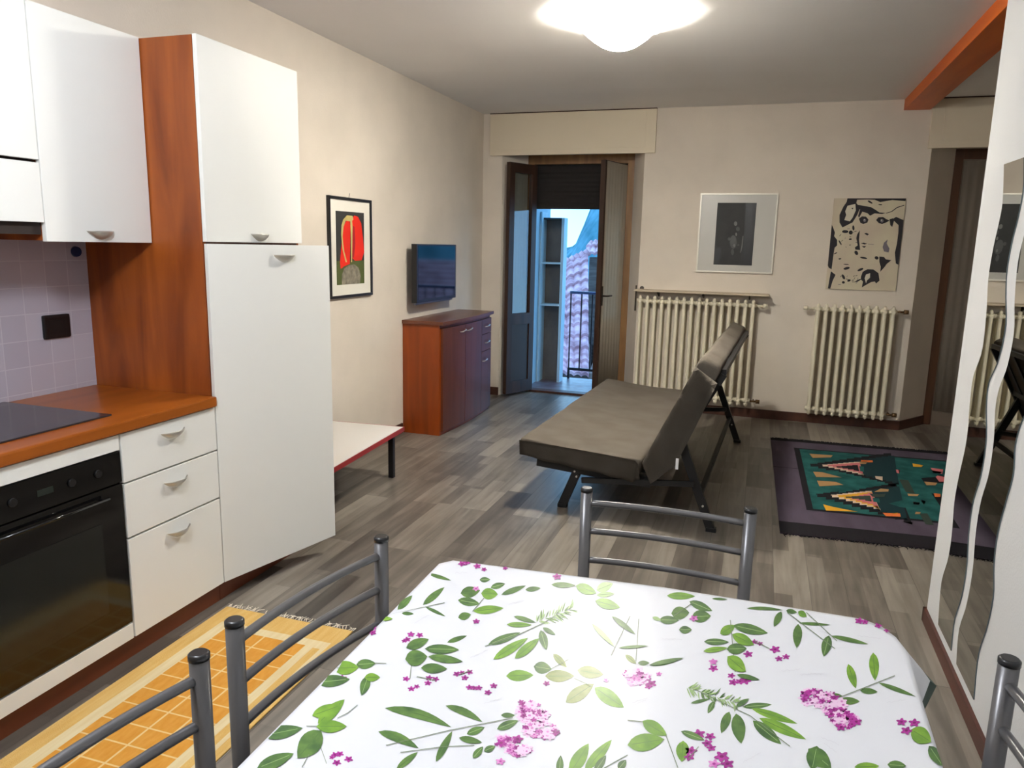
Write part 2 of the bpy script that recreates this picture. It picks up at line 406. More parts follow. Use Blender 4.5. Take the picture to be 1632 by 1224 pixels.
# railing
RAILM = mat('railing_iron', (24, 26, 34), .5)
rl = thing('balcony_railing', 'dark iron balcony railing with thin upright bars and a blue highlight painted on its top rail', 'railing', (-1.6, 8.36, -.02))
b = B(); box(b, (-2.08, 8.34, .965), (-.3, 8.38, .995), .004); obj('top_rail', b, mat('railing_top_highlight', (60, 84, 130), .35), rl)  # blue highlight put into the top rail's colour
b = B(); box(b, (-2.08, 8.345, .08), (-.3, 8.375, .11)); obj('bottom_rail', b, RAILM, rl)
for k in range(14):
    x = -2.07+k*.126
    b = B(); box(b, (x-.007, 8.353, .11), (x+.007, 8.367, .965)); obj('railing_bar', b, RAILM, rl)
for x in (-2.07, -.31):
    b = B(); box(b, (x-.012, 8.348, -.02), (x+.012, 8.372, .08)); obj('railing_foot', b, RAILM, rl)

# neighbouring tiled roof (real size, about 24 to 30 m away)
TILEM = mat('roof_tile_clay', (196, 152, 160), .75, col2=(146, 100, 108), vscale=(2.5, 2.5, 2.5))
def tile_sheet(bm, EL, ER, RL_, RR, rows, cols):
    EL, ER, RL_, RR = map(Vector, (EL, ER, RL_, RR))
    n = (ER-EL).cross(RL_-EL).normalized()
    if n.z < 0: n = -n
    for r in range(rows):
        v0 = r/rows; v1 = min(1, (r+1.18)/rows); nn = cols*8
        a, c = [], []
        for i in range(nn+1):
            ph = (i % 8)/8; u0 = i/nn
            hgt = .075*math.sin(ph*PI)**.7 if ph < .62 else .075*math.sin(.62*PI)**.7*(1-(ph-.62)/.38)
            sh = .28/cols
            p0 = EL.lerp(ER, u0).lerp(RL_.lerp(RR, u0), v0)
            p1 = EL.lerp(ER, u0).lerp(RL_.lerp(RR, u0), v1)
            a.append(bm.verts.new(p0+n*(hgt+.13))); c.append(bm.verts.new(p1+n*hgt))
        e = [bm.verts.new(v.co - n*.12) for v in a]
        for i in range(nn):
            bm.faces.new((a[i], a[i+1], c[i+1], c[i])); bm.faces.new((e[i], e[i+1], a[i+1], a[i]))
    return bm
EL, ER = at(868, 596, 1, 23.0), at(938, 602, 1, 23.4)
RLp, RRp = at(868, 436, 1, 30.0), at(937, 404, 1, 30.6)
hs = thing('neighbour_house', 'house below the balcony with a pinkish clay tiled roof', 'house', (-5.5, 26, -6))
b = tile_sheet(B(), EL, ER, RLp, RRp, 11, 6); obj('tiled_roof', b, TILEM, hs, recalc=False)
b = B()   # ridge tiles
n_ = 9
for i in range(n_):
    p = RLp.lerp(RRp, i/n_); q = RLp.lerp(RRp, (i+1.12)/n_)
    tube(b, [p+Vector((0, 0, .02)), q+Vector((0, 0, .06))], [.13, .17], 12)
obj('ridge_tiles', b, TILEM, hs)
b = B()   # verge wall to the right of the roof and the volume below
HW = mat('house_wall_brown', (104, 84, 78), .9, col2=(84, 66, 62), vscale=(3, 3, 3))
prism(b, [(ER.y, ER.z+.15), (RRp.y, RRp.z-.25), (32, RRp.z-.25), (32, -6), (ER.y, -6)], ER.x+.0, ER.x+.5, axis=0)
prism(b, [(EL.x, ER.y+.3), (ER.x, ER.y+.3), (RRp.x, 32), (RLp.x, 32)], -6, EL.z-.1)
obj('house_wall', b, HW, hs)
b = B(); A0, A1 = at(929, 408, 1, 31.5), at(968, 408, 1, 31.5); C0, C1 = at(939, 386, 1, 33.5), at(966, 380, 1, 33.5)
tile_sheet(b, A0, A1, C0, C1, 2, 4); obj('upper_roof', b, TILEM, hs, recalc=False)
b = B(); box(b, (A0.x+.2, 31.9, -6), (A1.x, 33.3, A0.z-.05)); obj('upper_wall', b, mat('house_wall_pale', (104, 92, 88), .9, col2=(76, 64, 62), vscale=(1, 1, 9)), hs)
# the wing of the house that runs on to the right, mirrored in the television
b = tile_sheet(B(), (ER.x+1.2, 22, -3.4), (16, 22, -3.4), (ER.x+1.2, 30, .75), (16, 30, .75), 22, 56); obj('wing_roof', b, TILEM, hs, recalc=False)
b = B(); prism(b, [(22.3, -6), (32, -6), (32, .5), (30, .5), (22.3, -3.5)], ER.x+1.3, 15.9, axis=0); obj('wing_wall', b, HW, hs)
# valley floor and wooded hillside
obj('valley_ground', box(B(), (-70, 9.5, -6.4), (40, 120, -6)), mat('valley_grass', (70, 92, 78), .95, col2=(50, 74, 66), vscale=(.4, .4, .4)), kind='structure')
hb = B(); NX, NY = 120, 26; g = []
for j in range(NY+1):
    row = []
    for i in range(NX+1):
        x = -44+i*.9; y = 58+j*2.2
        base = 1.0 + 17/(1+math.exp(-(x+15.9)/1.0)) if x > -40 else 1.0
        z = -6 + (base+6)*min(1, (j/9)**.8) + noise.noise(Vector((x*.45, y*.45, 0)))*.7 + noise.noise(Vector((x*1.3, y*1.3, 3)))*.45
        row.append(hb.verts.new((x, y, z)))
    g.append(row)
for j in range(NY):
    for i in range(NX):
        f = hb.faces.new((g[j][i], g[j][i+1], g[j+1][i+1], g[j+1][i])); f.smooth = True
obj('wooded_hillside', hb, mat('hill_trees_hazed', (96, 138, 152), .95, spec=.1, col2=(52, 96, 106), vscale=(.5, .5, .5), detail=8), kind='structure')  # distance haze mixed into the tree colours, paler and bluer

# =================================================================== KITCHEN
XFR = -2.04   # front plane of doors
def handle_mesh(y, z, x, w=.06, hh=.031, dd=.029):
    """half-moon cup handle on a front facing +x, open at the top"""
    b = B(); n, mN = 18, 8; g = []
    for i in range(n+1):
        t = -1+2*i/n; k = max(0, 1-t*t)
        row = []
        for j in range(mN+1):
            s = PI/2*j/mN
            row.append(b.verts.new((x+.001+dd*k**.8*math.cos(s), y+w*t, z-(hh*k)*math.sin(s))))
        g.append(row)
    for i in range(n):
        for j in range(mN):
            try: b.faces.new((g[i][j], g[i+1][j], g[i+1][j+1], g[i][j+1])).smooth = True
            except ValueError: pass
    bmesh.ops.solidify(b, geom=list(b.faces), thickness=.0022)
    return b
def front(parent, name, y0, y1, z0, z1, hy=None, hz=None, x=XFR, t=.019, mats=LAM, bev=.0015):
    b = B(); box(b, (x-t, y0, z0), (x, y1, z1), bev)
    o = obj(name, b, mats, parent)
    if hy is not None: obj('handle', handle_mesh(hy, hz, x), CHROME, o, label='brushed nickel half-moon cup handle')
    return o
g_ = .003
# base drawer cabinet
cb = thing('drawer_cabinet', 'cream base cabinet with three drawers between black oven and tall fridge cabinet', 'cabinet', (-2.35, 2.16, 0))
b = B(); box(b, (XL+.005, 1.923, .08), (XFR-.021, 2.395, .838)); obj('body', b, GAP, cb)
front(cb, 'drawer', 1.925, 2.393, .661, .835, 2.16, .795)
front(cb, 'drawer', 1.925, 2.393, .460, .654, 2.16, .607)
front(cb, 'drawer', 1.925, 2.393, .085, .452, 2.16, .41)
# oven unit
ov = thing('oven_cabinet', 'cream base cabinet holding a built-in black oven', 'cabinet', (-2.35, 1.62, 0))
b = B(); box(b, (XL+.005, 1.323, .08), (XFR-.021, 1.919, .838)); obj('body', b, GAP, ov)
front(ov, 'top_strip', 1.325, 1.917, .782, .835); front(ov, 'bottom_strip', 1.325, 1.917, .085, .143)
on_ = thing('built_in_oven', 'built-in black glass oven under the hob', 'oven', (-2.03, 1.62, .145))
b = B(); box(b, (XFR-.02, 1.327, .15), (XFR+.002, 1.915, .665), .002); dr = obj('oven_door', b, BLACK, on_)
b = B(); box(b, (XFR-.0195, 1.327, .67), (XFR+.002, 1.915, .779), .002); pn = obj('control_panel', b, BLACK, on_)
b = B(); tube(b, [(XFR+.022, 1.40, .635), (XFR+.022, 1.84, .635)], .005, 10)
for y in (1.42, 1.82): tube(b, [(XFR+.002, y, .635), (XFR+.022, y, .635)], .004, 8)
obj('oven_handle', b, BLACK, dr)
b = B(); box(b, (XFR+.0022, 1.42, .23), (XFR+.0032, 1.82, .55)); obj('door_window', b, mat('oven_window', (24, 26, 24), .12), dr)
for y in (1.42, 1.52, 1.72, 1.82):
    b = B(); tube(b, [(XFR+.002, y, .725), (XFR+.008, y, .725)], .013, 16); obj('knob', b, BLACKP, pn)
b = B(); box(b, (XFR+.0022, 1.60, .715), (XFR+.003, 1.655, .735)); obj('display', b, mat('oven_display', (30, 38, 34), .3), pn)
# further base cabinet, mostly left of the frame
cc = thing('sink_cabinet', 'cream base cabinet left of the oven, just beyond the left photo edge', 'cabinet', (-2.35, 1.0, 0))
b = B(); box(b, (XL+.005, .723, .08), (XFR-.021, 1.319, .838)); obj('body', b, GAP, cc)
front(cc, 'door', .725, 1.317, .085, .835, 1.2, .78)
# plinth
b = B(); box(b, (XFR-.045, .723, 0), (XFR-.027, 2.396, .079))
obj('kitchen_plinth', b, mat('plinth_brown', (120, 60, 30), .4, col2=(94, 44, 20), vscale=(9, 1.2, 9)), label='reddish brown plinth board running along the floor under the kitchen units', cat='plinth')
# worktop
b = B(); box(b, (XL+.002, .715, .84), (XFR+.012, 2.394, .88), .007)
obj('worktop', b, CHERRYH, label='cherry wood kitchen worktop over the drawers and oven', cat='worktop')
# hob
hb_ = thing('induction_hob', 'black glass cooking hob set in the wooden worktop', 'hob', (-2.37, 1.7, .88))
b = B(); box(b, (-2.64, 1.40, .8803), (-2.13, 1.98, .886), .002); obj('glass_top', b, mat('hob_glass', (44, 42, 46), .12), hb_)
# backsplash
b = B(); box(b, (XL, .715, .88), (XL+.008, 2.396, 1.56))
obj('trim_3', b, tile_mat('pinkish_tiles', (186, 181, 192), (178, 172, 184), (196, 192, 200), .1, .1), kind='structure')
b = B(); box(b, (XL+.008, 2.165, 1.097), (XL+.018, 2.285, 1.19), .008)
so = obj('wall_socket', b, BLACKP, label='black electric socket plate on the pinkish tiles', cat='socket')
b = B(); box(b, (XL+.018, 2.19, 1.115), (XL+.0195, 2.26, 1.17)); obj('socket_insert', b, BLACKM, so)
b = B(); tube(b, [(XL+.008, 2.345, 1.435), (XL+.02, 2.345, 1.435)], [.022, .019], 20)
obj('wall_hook', b, mat('blue_plastic', (28, 44, 92), .4), label='small round dark blue hook on the tiles under the wall cabinet', cat='hook')
# wall cabinets
XW = -2.30
w1 = thing('wall_cabinet', 'cream wall cabinet with one tall door beside the tall cabinet, over the worktop', 'cabinet', (-2.47, 2.16, 1.477))
b = B(); box(b, (XL+.002, 1.934, 1.48), (XW-.021, 2.394, 2.235)); obj('body', b, CHERRY, w1)
front(w1, 'door', 1.932, 2.393, 1.477, 2.237, 2.15, 1.517, x=XW)
w2 = thing('wall_cabinet', 'cream wall cabinet over the hob, left edge of the photo', 'cabinet', (-2.47, 1.6, 1.54))
b = B(); box(b, (XL+.002, 1.33, 1.742), (XW-.021, 1.93, 2.235)); obj('body', b, GAP, w2)
front(w2, 'door', 1.332, 1.928, 1.743, 2.237, x=XW)
w3 = thing('range_hood', 'cream fronted extractor hood under the left wall cabinet', 'hood', (-2.47, 1.6, 1.5))
b = B(); box(b, (XL+.002, 1.33, 1.50), (XW-.021, 1.93, 1.738)); obj('body', b, mat('hood_dark', (34, 20, 15), .6), w3)
front(w3, 'front_panel', 1.332, 1.928, 1.54, 1.733, x=XW)
# tall fridge cabinet
tc_ = thing('fridge_cabinet', 'tall cherry sided cabinet with two cream doors, the lower one ajar', 'cabinet', (-2.35, 2.7, 0))
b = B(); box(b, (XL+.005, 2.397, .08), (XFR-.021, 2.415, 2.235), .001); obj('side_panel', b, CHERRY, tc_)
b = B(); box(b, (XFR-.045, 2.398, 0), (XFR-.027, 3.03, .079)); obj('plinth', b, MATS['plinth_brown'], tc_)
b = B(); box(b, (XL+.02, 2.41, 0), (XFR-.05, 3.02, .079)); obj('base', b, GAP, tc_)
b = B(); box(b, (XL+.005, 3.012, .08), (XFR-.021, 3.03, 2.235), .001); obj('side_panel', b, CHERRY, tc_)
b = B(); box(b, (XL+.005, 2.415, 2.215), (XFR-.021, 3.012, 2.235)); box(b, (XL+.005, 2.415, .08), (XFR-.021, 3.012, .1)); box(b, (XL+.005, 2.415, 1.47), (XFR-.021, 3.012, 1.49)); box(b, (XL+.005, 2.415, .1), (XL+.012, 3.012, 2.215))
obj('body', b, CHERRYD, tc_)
b = B(); box(b, (XL+.03, 2.43, .11), (XFR-.05, 2.995, 1.46), .006); obj('fridge_door', b, mat('fridge_white', (225, 226, 226), .3), tc_)
front(tc_, 'upper_door', 2.398, 3.028, 1.486, 2.237, 2.72, 1.522)
b = B(); box(b, (-.019, 0, .084), (0, .632, 1.478), .0015)
ld = obj('lower_door', b, LAM, None, label='tall cream lower door standing slightly ajar')
hd = obj('handle', handle_mesh(.372, 1.438, 0, w=.06), CHROME, ld, label='brushed nickel half-moon cup handle')
ld.parent = tc_; ld.location = Vector((XFR, 2.398, 0)) - Vector((-2.35, 2.7, 0)); ld.rotation_euler = (0, 0, -R(14))

# =================================================================== SIDEBOARD
sb = thing('sideboard', 'reddish cherry wood sideboard with doors and small drawers against the left wall', 'sideboard', (-2.48, 5.83, 0))
SX0, SY0, SY1 = XL+.003, 5.262, 6.385
def bow(y): # front bows out a little towards the middle
    t = (y-SY0)/(SY1-SY0); return -2.315 + .03*math.sin(PI*t)
b = B(); n = 14
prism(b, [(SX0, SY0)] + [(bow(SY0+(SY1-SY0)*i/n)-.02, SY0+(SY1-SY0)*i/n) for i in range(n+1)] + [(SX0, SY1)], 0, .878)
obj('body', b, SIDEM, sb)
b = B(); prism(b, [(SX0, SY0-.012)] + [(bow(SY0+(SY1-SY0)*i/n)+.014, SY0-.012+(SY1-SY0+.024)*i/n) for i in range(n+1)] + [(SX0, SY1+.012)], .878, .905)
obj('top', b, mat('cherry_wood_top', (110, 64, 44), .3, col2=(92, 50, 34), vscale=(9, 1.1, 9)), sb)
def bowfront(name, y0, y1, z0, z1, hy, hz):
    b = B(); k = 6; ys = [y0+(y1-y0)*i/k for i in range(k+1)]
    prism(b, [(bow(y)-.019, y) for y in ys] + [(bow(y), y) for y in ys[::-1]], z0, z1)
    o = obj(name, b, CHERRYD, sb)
    q = B(); xh = bow(hy)
    tube(q, [(xh, hy-.05, hz-.008), (xh+.02, hy-.035, hz-.006), (xh+.026, hy, hz+.002), (xh+.02, hy+.035, hz+.006), (xh, hy+.05, hz+.008)], [.003, .0045, .006, .0045, .003], 8)
    obj('handle', q, CHROME, o)
bowfront('door', 5.285, 5.68, .03, .85, 5.62, .805)
bowfront('door', 5.686, 6.07, .03, .85, 5.75, .805)
bowfront('drawer', 6.076, 6.37, .72, .85, 6.22, .79)
bowfront('drawer', 6.076, 6.37, .57, .715, 6.22, .645)
bowfront('door', 6.076, 6.37, .03, .565, 6.15, .49)

# TV
tv = thing('television', 'small flat black television mounted on the left wall above the sideboard', 'television', (-2.6, 5.7, 1.05), R(0))
TX = -2.545; TY0, TY1 = 5.30, 6.08
def tvp(y, z, d=0): return (TX + (z-1.25)*-.03 + d, y, z)
b = B(); vs = []
prism(b, [(TX-.045, 1.035), (TX, 1.035), (TX, 1.49), (TX-.045, 1.49)], TY0, TY1, axis=1)
obj('casing', b, BLACKP, tv)
b = B(); 
q0 = [(TX+.001, TY0+.022, 1.06), (TX+.001, TY1-.022, 1.06), (TX+.001, TY1-.022, 1.475), (TX+.001, TY0+.022, 1.475)]
vsx = [b.verts.new(p) for p in q0]+[b.verts.new((p[0]-.004, p[1], p[2])) for p in q0]
for f in ((0, 1, 2, 3), (7, 6, 5, 4), (0, 4, 5, 1), (1, 5, 6, 2), (2, 6, 7, 3), (3, 7, 4, 0)): b.faces.new([vsx[i] for i in f])
obj('screen', b, mat('tv_screen', (10, 11, 15), .06, spec=.5), tv)
b = B(); box(b, (XL, 5.58, 1.18), (TX-.045, 5.80, 1.36), .003); obj('wall_bracket', b, BLACKM, tv)
b = B(); box(b, (TX-.04, TY0+.02, 1.018), (TX-.018, TY1-.03, 1.035), .003); obj('speaker_bar', b, mat('silver_plastic', (120, 120, 130), .3), tv)

# =================================================================== COFFEE TABLE
ct = thing('coffee_table', 'low white topped coffee table with red edge and black legs by the wall', 'table', (-2.14, 4.25, 0), R(3.9), local=True)
b = B(); box(b, (-.505, -1.05, .30), (0, 0, .322)); tp = obj('tabletop', b, mat('white_laminate', (212, 210, 206), .45), ct)
b = B(); w = .006
box(b, (0, -1.05, .295), (w, 0, .3225)); box(b, (-.505-w, -1.05, .295), (-.505, 0, .3225)); box(b, (-.505-w, 0, .295), (w, w, .3225)); box(b, (-.505-w, -1.05-w, .295), (w, -1.05, .3225))
obj('edge_band', b, mat('red_edge', (150, 36, 40), .4), tp)
for x in (-.46, -.05):
    for y in (-1.0, -.075):
        b = B(); box(b, (x-.017, y-.017, 0), (x+.017, y+.017, .30), .003); obj('leg', b, BLACKM, ct)
b = B(); box(b, (-.46, -1.0, .275), (-.44, -.075, .298)); box(b, (-.07, -1.0, .275), (-.05, -.075, .298)); obj('frame', b, BLACKM, ct)

# =================================================================== SOFA BED
SOL = Vector((-.565, 3.95, 0))
sf = thing('sofa_bed', 'taupe covered futon sofa bed on a black metal frame in front of the radiator', 'sofa', SOL, -R(1.9), local=True)
def soft_slab(prof, y0, y1, ny=60, amp=.006, seed=0, rnd=.03, sag=None):
    """closed x-z profile swept along y with rounded ends and soft wrinkles"""
    P = [Vector((p[0], p[1])) for p in prof]
    # round the corners
    out = []
    n = len(P)
    for i in range(n):
        a, c, d = P[i-1], P[i], P[(i+1) % n]
        r = min(.035, (a-c).length*.45, (d-c).length*.45)
        p0 = c+(a-c).normalized()*r; p1 = c+(d-c).normalized()*r
        for k in range(5):
            t = k/4; out.append(p0*(1-t)**2 + c*2*t*(1-t) + p1*t*t)
    # subdivide the long edges
    fin = []
    for i, p in enumerate(out):
        q = out[(i+1) % len(out)]; L = (q-p).length; k = max(1, int(L/.03))
        for j in range(k): fin.append(p.lerp(q, j/k))
    ce = sum(fin, Vector((0, 0)))/len(fin)
    bm = B(); rings = []
    ys = []
    for k in range(5): ys.append((y0+rnd*(1-math.cos(k/5*PI/2)), math.sin(k/5*PI/2)))
    for k in range(ny+1): ys.append((y0+rnd+(y1-y0-2*rnd)*k/ny, 1))
    for k in range(4, -1, -1): ys.append((y1-rnd*(1-math.cos(k/5*PI/2)), math.sin(k/5*PI/2)))
    for y, s in ys:
        ins = rnd*(1-s)
        ring = []
        for p in fin:
            d = p-ce; L = d.length; q = ce + d*(max(.0, L-ins)/L)
            w = noise.noise(Vector((q.x*7, y*4, q.y*7+seed)))*amp + noise.noise(Vector((q.x*24, y*16, q.y*24+seed)))*amp*.4
            q = q + d.normalized()*w
            z = q.y
            if sag: z += sag(q.x, y, q.y)
            ring.append(bm.verts.new((q.x, y, z)))
        rings.append(ring)
    m_ = len(fin)
    for a, c in zip(rings, rings[1:]):
        for k in range(m_): bm.faces.new((a[k], a[(k+1) % m_], c[(k+1) % m_], c[k])).smooth = True
    for rg in (rings[0], rings[-1]):
        c = bm.verts.new(sum((v.co for v in rg), Vector())/m_)
        for k in range(m_): bm.faces.new((rg[k], rg[(k+1) % m_], c)).smooth = True
    return bm
def sagf(x, y, z):
    e = 0
    if z < .34: e = -.03*math.exp(-((x+.12)/.2)**2)*math.exp(-(y/.25)**2)   # cover hangs at the near end
    return e - .012*math.exp(-((x+.35)/.25)**2)*(1 if z > .34 else 0)
b = soft_slab([(-.70, .315), (-.005, .265), (.02, .365), (-.70, .415)], 0, 2.17, seed=1, sag=sagf)
obj('seat_mattress', b, SOFAC, sf)
b = soft_slab([(.012, .30), (.10, .265), (.405, .90), (.29, .95)], 0, 2.17, seed=5, amp=.009)
obj('back_mattress', b, SOFAC, sf)
# hanging cover at the near end
def flap(pts, y, seed, thick=.004):
    bm = B(); n = 24; top = []; bot = []
    for i in range(n+1):
        t = i/n; k = t*(len(pts)-1); j = min(int(k), len(pts)-2); u = k-j
        a = Vector(pts[j][0]).lerp(Vector(pts[j+1][0]), u); c = Vector(pts[j][1]).lerp(Vector(pts[j+1][1]), u)
        w = .010*math.sin(i*1.25+seed)
        col = []
        for s in range(6):
            p = a.lerp(c, s/5); col.append(bm.verts.new((p.x, y+w*(s/5)-.004, p.y)))
        top.append(col)
    for a, c in zip(top, top[1:]):
        for s in range(5): bm.faces.new((a[s], c[s], c[s+1], a[s+1])).smooth = True
    bmesh.ops.solidify(bm, geom=list(bm.faces), thickness=thick)
    return bm
b = flap([((-.69, .40), (-.685, .315)), ((-.45, .39), (-.45, .285)), ((-.2, .375), (-.2, .26)), ((-.02, .36), (-.03, .235)), ((.0, .34), (.015, .26))], -.012, 0)
obj('cover_flap', b, SOFAC, sf)
b = flap([((.02, .35), (.07, .235)), ((.10, .53), (.20, .36)), ((.18, .70), (.29, .58)), ((.27, .90), (.385, .82))], -.012, 2)
obj('cover_flap', b, SOFAC, sf)
# frame
def fbar(name, p, q, w=.028, h=.05):
    return obj(name, bar(B(), p, q, w, h), BLACKM, sf)
for y in (.06, 2.10):
    fbar('side_rail', (-.60, y, .27), (.06, y, .225), .028, .06)
    fbar('front_leg', (-.45, y+.03, .012), (-.36, y+.03, .245), .03, .05)
    fbar('back_rail', (.06, y, .225), (.405, y, .86), .028, .045)
    fbar('rear_leg', (.40, y-.02, .012), (.20, y-.02, .52), .028, .045)
    fbar('brace', (.30, y-.045, .26), (-.32, y-.045, .20), .02, .03)
    b = B(); bar(b, (-.475, y+.03, .0), (-.435, y+.03, .0135), .034, .055) if False else box(b, (-.475, y+.01, 0), (-.42, y+.05, .022), .003); obj('foot', b, BLACKP, sf)
    b = B(); box(b, (.375, y-.04, 0), (.43, y, .022), .003); obj('foot', b, BLACKP, sf)
    for x, z in ((-.385, .262), (-.355, .262), (-.372, .235), (-.36, .205), (.352, .14)):
        b = B(); tube(b, [(x, y-.042 if x > 0 else y-.016, z), (x, y-.03 if x > 0 else y+.022, z)], .006, 8)
        obj('bolt', b, CHROME, sf)
for x, z in ((-.58, .265), (.05, .222), (.405, .87), (.24, .55)):
    fbar('cross_rail', (x, .05, z), (x, 2.11, z), .03, .03)
fbar('rear_stretcher', (.33, .05, .19), (.33, 2.08, .19), .025, .025)
b = B()
for k in range(9):
    y = .2+k*.22; bar(b, (-.58, y, .283), (.04, y, .24), .05, .008)
    bar(b, (.075, y, .245), (.40, y, .86), .05, .008)
obj('slats', b, BLACKM, sf)
b = B(); box(b, (.20, -.022, .34), (.215, -.018, .40)); obj('care_tag', b, mat('white_tag', (235, 235, 235), .6), sf, label='small white care tag')

# =================================================================== RADIATORS
def radiator(label, x0, x1, z0, z1, n, yf, valves):
    t_ = thing('radiator', label, 'radiator', ((x0+x1)/2, yf+.06, z0), group=None)
    sp = (x1-x0)/n; r = sp*.24
    proto = None
    xc = x0+sp*.5
    b = B()
    for yy in (yf+r, yf+.055, yf+.105):
        tube(b, [(xc, yy, z0+.02), (xc, yy, z0+.05), (xc, yy, z1-.05), (xc, yy, z1-.02)], [r*.9, r, r, r*.9], 10)
    for z in (z0+.045, z1-.045):                       # header lobes
        tube(b, [(xc, yf-.004, z), (xc, yf+.01, z), (xc, yf+.11, z), (xc, yf+.125, z)], [r*.7, r*1.35, r*1.35, r*.8], 12)
        tube(b, [(xc-sp*.5, yf+.05, z), (xc+sp*.5, yf+.05, z)], r*1.15, 12)
    # domed tops and bottoms
    tube(b, [(xc, yf+r, z1-.03), (xc, yf+r+.006, z1-.008), (xc, yf+.03, z1)], [r, r*.95, r*.6], 10)
    tube(b, [(xc, yf+r, z0+.03), (xc, yf+r+.004, z0+.008), (xc, yf+.03, z0)], [r, r*.95, r*.6], 10)
    proto = obj('radiator_column', b, CREAM, t_)
    for k in range(1, n):
        c = proto.copy(); COL.objects.link(c); c.parent = t_; c.location = (sp*k, 0, 0)
    BR = mat('valve_brass', (120, 92, 62), .4, metal=.6)
    for (x, z, d, white) in valves:
        b = B(); tube(b, [(x, yf+.05, z), (x+d*.05, yf+.05, z)], .009, 10); tube(b, [(x+d*.05, yf+.05, z), (x+d*.085, yf+.05, z)], [.02, .018], 14); tube(b, [(x+d*.03, yf+.05, z), (x+d*.03, YB-.002, z)], .007, 8)
        obj('valve', b, CREAM if white else BR, t_)
    for xx in (x0+sp*1.5, x1-sp*1.5):
        b = B(); box(b, (xx-.006, yf+.10, z1-.12), (xx+.006, YB-.002, z1-.10)); obj('wall_bracket', b, CREAM, t_)
    return t_
radiator('wide cream column radiator behind the sofa bed, under a narrow wall shelf', -1.085, -.03, .125, 1.065, 16, 6.86, [(-.03, 1.02, 1, True), (-.03, .165, 1, False)])
radiator('narrow cream column radiator under the black and white poster', .435, 1.08, .10, 1.06, 10, 6.86, [(1.08, 1.02, 1, False), (1.08, .145, 1, False), (.435, 1.02, -1, True)])
b = B(); box(b, (-1.105, 6.83, 1.108), (.06, YB, 1.124), .003)
sh_ = obj('radiator_shelf', b, mat('shelf_taupe', (196, 180, 156), .6), label='narrow cream shelf on the wall above the wide radiator', cat='shelf')
for x in (-.9, -.5, -.1):
    b = B(); prism(b, [(YB, 1.06), (YB, 1.108), (6.86, 1.108)], x-.006, x+.006, axis=0); obj('bracket', b, mat('bracket_dark', (80, 70, 60), .6), sh_)
b = B(); tube(b, [(-1.06, YB, 1.13), (-1.06, YB-.01, 1.13)], .02, 10)
tube(b, [(-1.112, 6.99, 1.155), (-1.112, 6.985, .92)], .007, 8)
obj('window_crank', b, mat('crank_dark', (64, 56, 48), .5), label='thin dark hook hanging on the wall edge left of the wide radiator', cat='hook')

# =================================================================== PICTURES
def slab_px(bm, pts, ax, val, off, mi=0):
    """shapes drawn in photo pixels laid onto the wall plane"""
    P = []
    for x, y in pts:
        p = at(x, y, ax, val); p[ax] = val + off; P.append(p)
    poly(bm, P, mi)
def frame_bm(ax, x0, x1, z0, z1, back, frontv, w):
    b = B()
    def bx(a0, a1, c0, c1):
        if ax == 1: box(b, (a0, min(back, frontv), c0), (a1, max(back, frontv), c1), .001)
        else: box(b, (min(back, frontv), a0, c0), (max(back, frontv), a1, c1), .001)
    bx(x0, x1, z0, z0+w); bx(x0, x1, z1-w, z1); bx(x0, x0+w, z0+w, z1-w); bx(x1-w, x1, z0+w, z1-w)
    return b
# red print on the left wall
XPn = XL
p1 = thing('framed_picture', 'black framed print of red wing shapes on the left wall beside the fridge cabinet', 'picture', (XL, 4.48, 1.13))
obj('frame', frame_bm(0, 4.215, 4.765, 1.128, 1.783, XL, XL+.02, .018), BLACKP, p1)
b = B(); box(b, (XL+.001, 4.233, 1.146), (XL+.010, 4.747, 1.765)); obj('mat_board', b, mat('mat_white', (232, 228, 216), .8), p1)
def pc(x, y): return (510+x/6.8, 300+y/6.8)
V = XL+.0105
pm = [mat('print_dark', (46, 46, 44), .7), mat('print_olive', (82, 92, 44), .7), mat('print_red', (226, 36, 8), .6), mat('print_cream', (196, 180, 110), .7), mat('print_stone', (150, 142, 124), .8, col2=(112, 106, 92), vscale=(30, 30, 30)), mat('print_crimson', (168, 24, 34), .6)]
b = B()
def pshape(pts, mi, lay): slab_px(b, [pc(*q) for q in pts], 0, V, .0004*lay, mi)
pshape([(167, 243), (475, 268), (480, 1028), (183, 1050)], 0, 1)
pshape([(182, 790), (478, 780), (480, 1028), (183, 1050)], 1, 2)
pshape([(262, 395), (285, 350), (318, 350), (330, 420), (322, 820), (300, 830), (262, 845), (222, 875), (215, 800), (232, 600), (245, 450)], 2, 3)
pshape([(335, 340), (370, 295), (410, 310), (445, 380), (462, 520), (478, 690), (450, 780), (380, 788), (350, 760), (345, 500)], 2, 3)
pshape([(350, 400), (372, 420), (380, 600), (365, 760), (350, 740)], 5, 4)
pshape([(248, 340), (290, 292), (350, 300), (360, 340), (335, 360), (275, 352), (252, 420), (242, 520), (258, 680), (290, 800), (275, 800), (240, 660), (226, 500), (230, 400)], 3, 5)
pshape([(325, 350), (345, 350), (350, 420), (345, 800), (335, 800), (330, 500)], 3, 5)
pshape([(235, 940), (260, 870), (310, 835), (370, 825), (415, 860), (430, 910), (440, 960), (430, 1030), (235, 1046)], 4, 4)
obj('print', b, pm, p1)
b = B(); tube(b, [(XL+.004, 4.485, 1.783), (XL+.004, 4.49, 1.80), (XL+.002, 4.50, 1.812)], .0015, 6); obj('hook', b, BLACKP, p1)

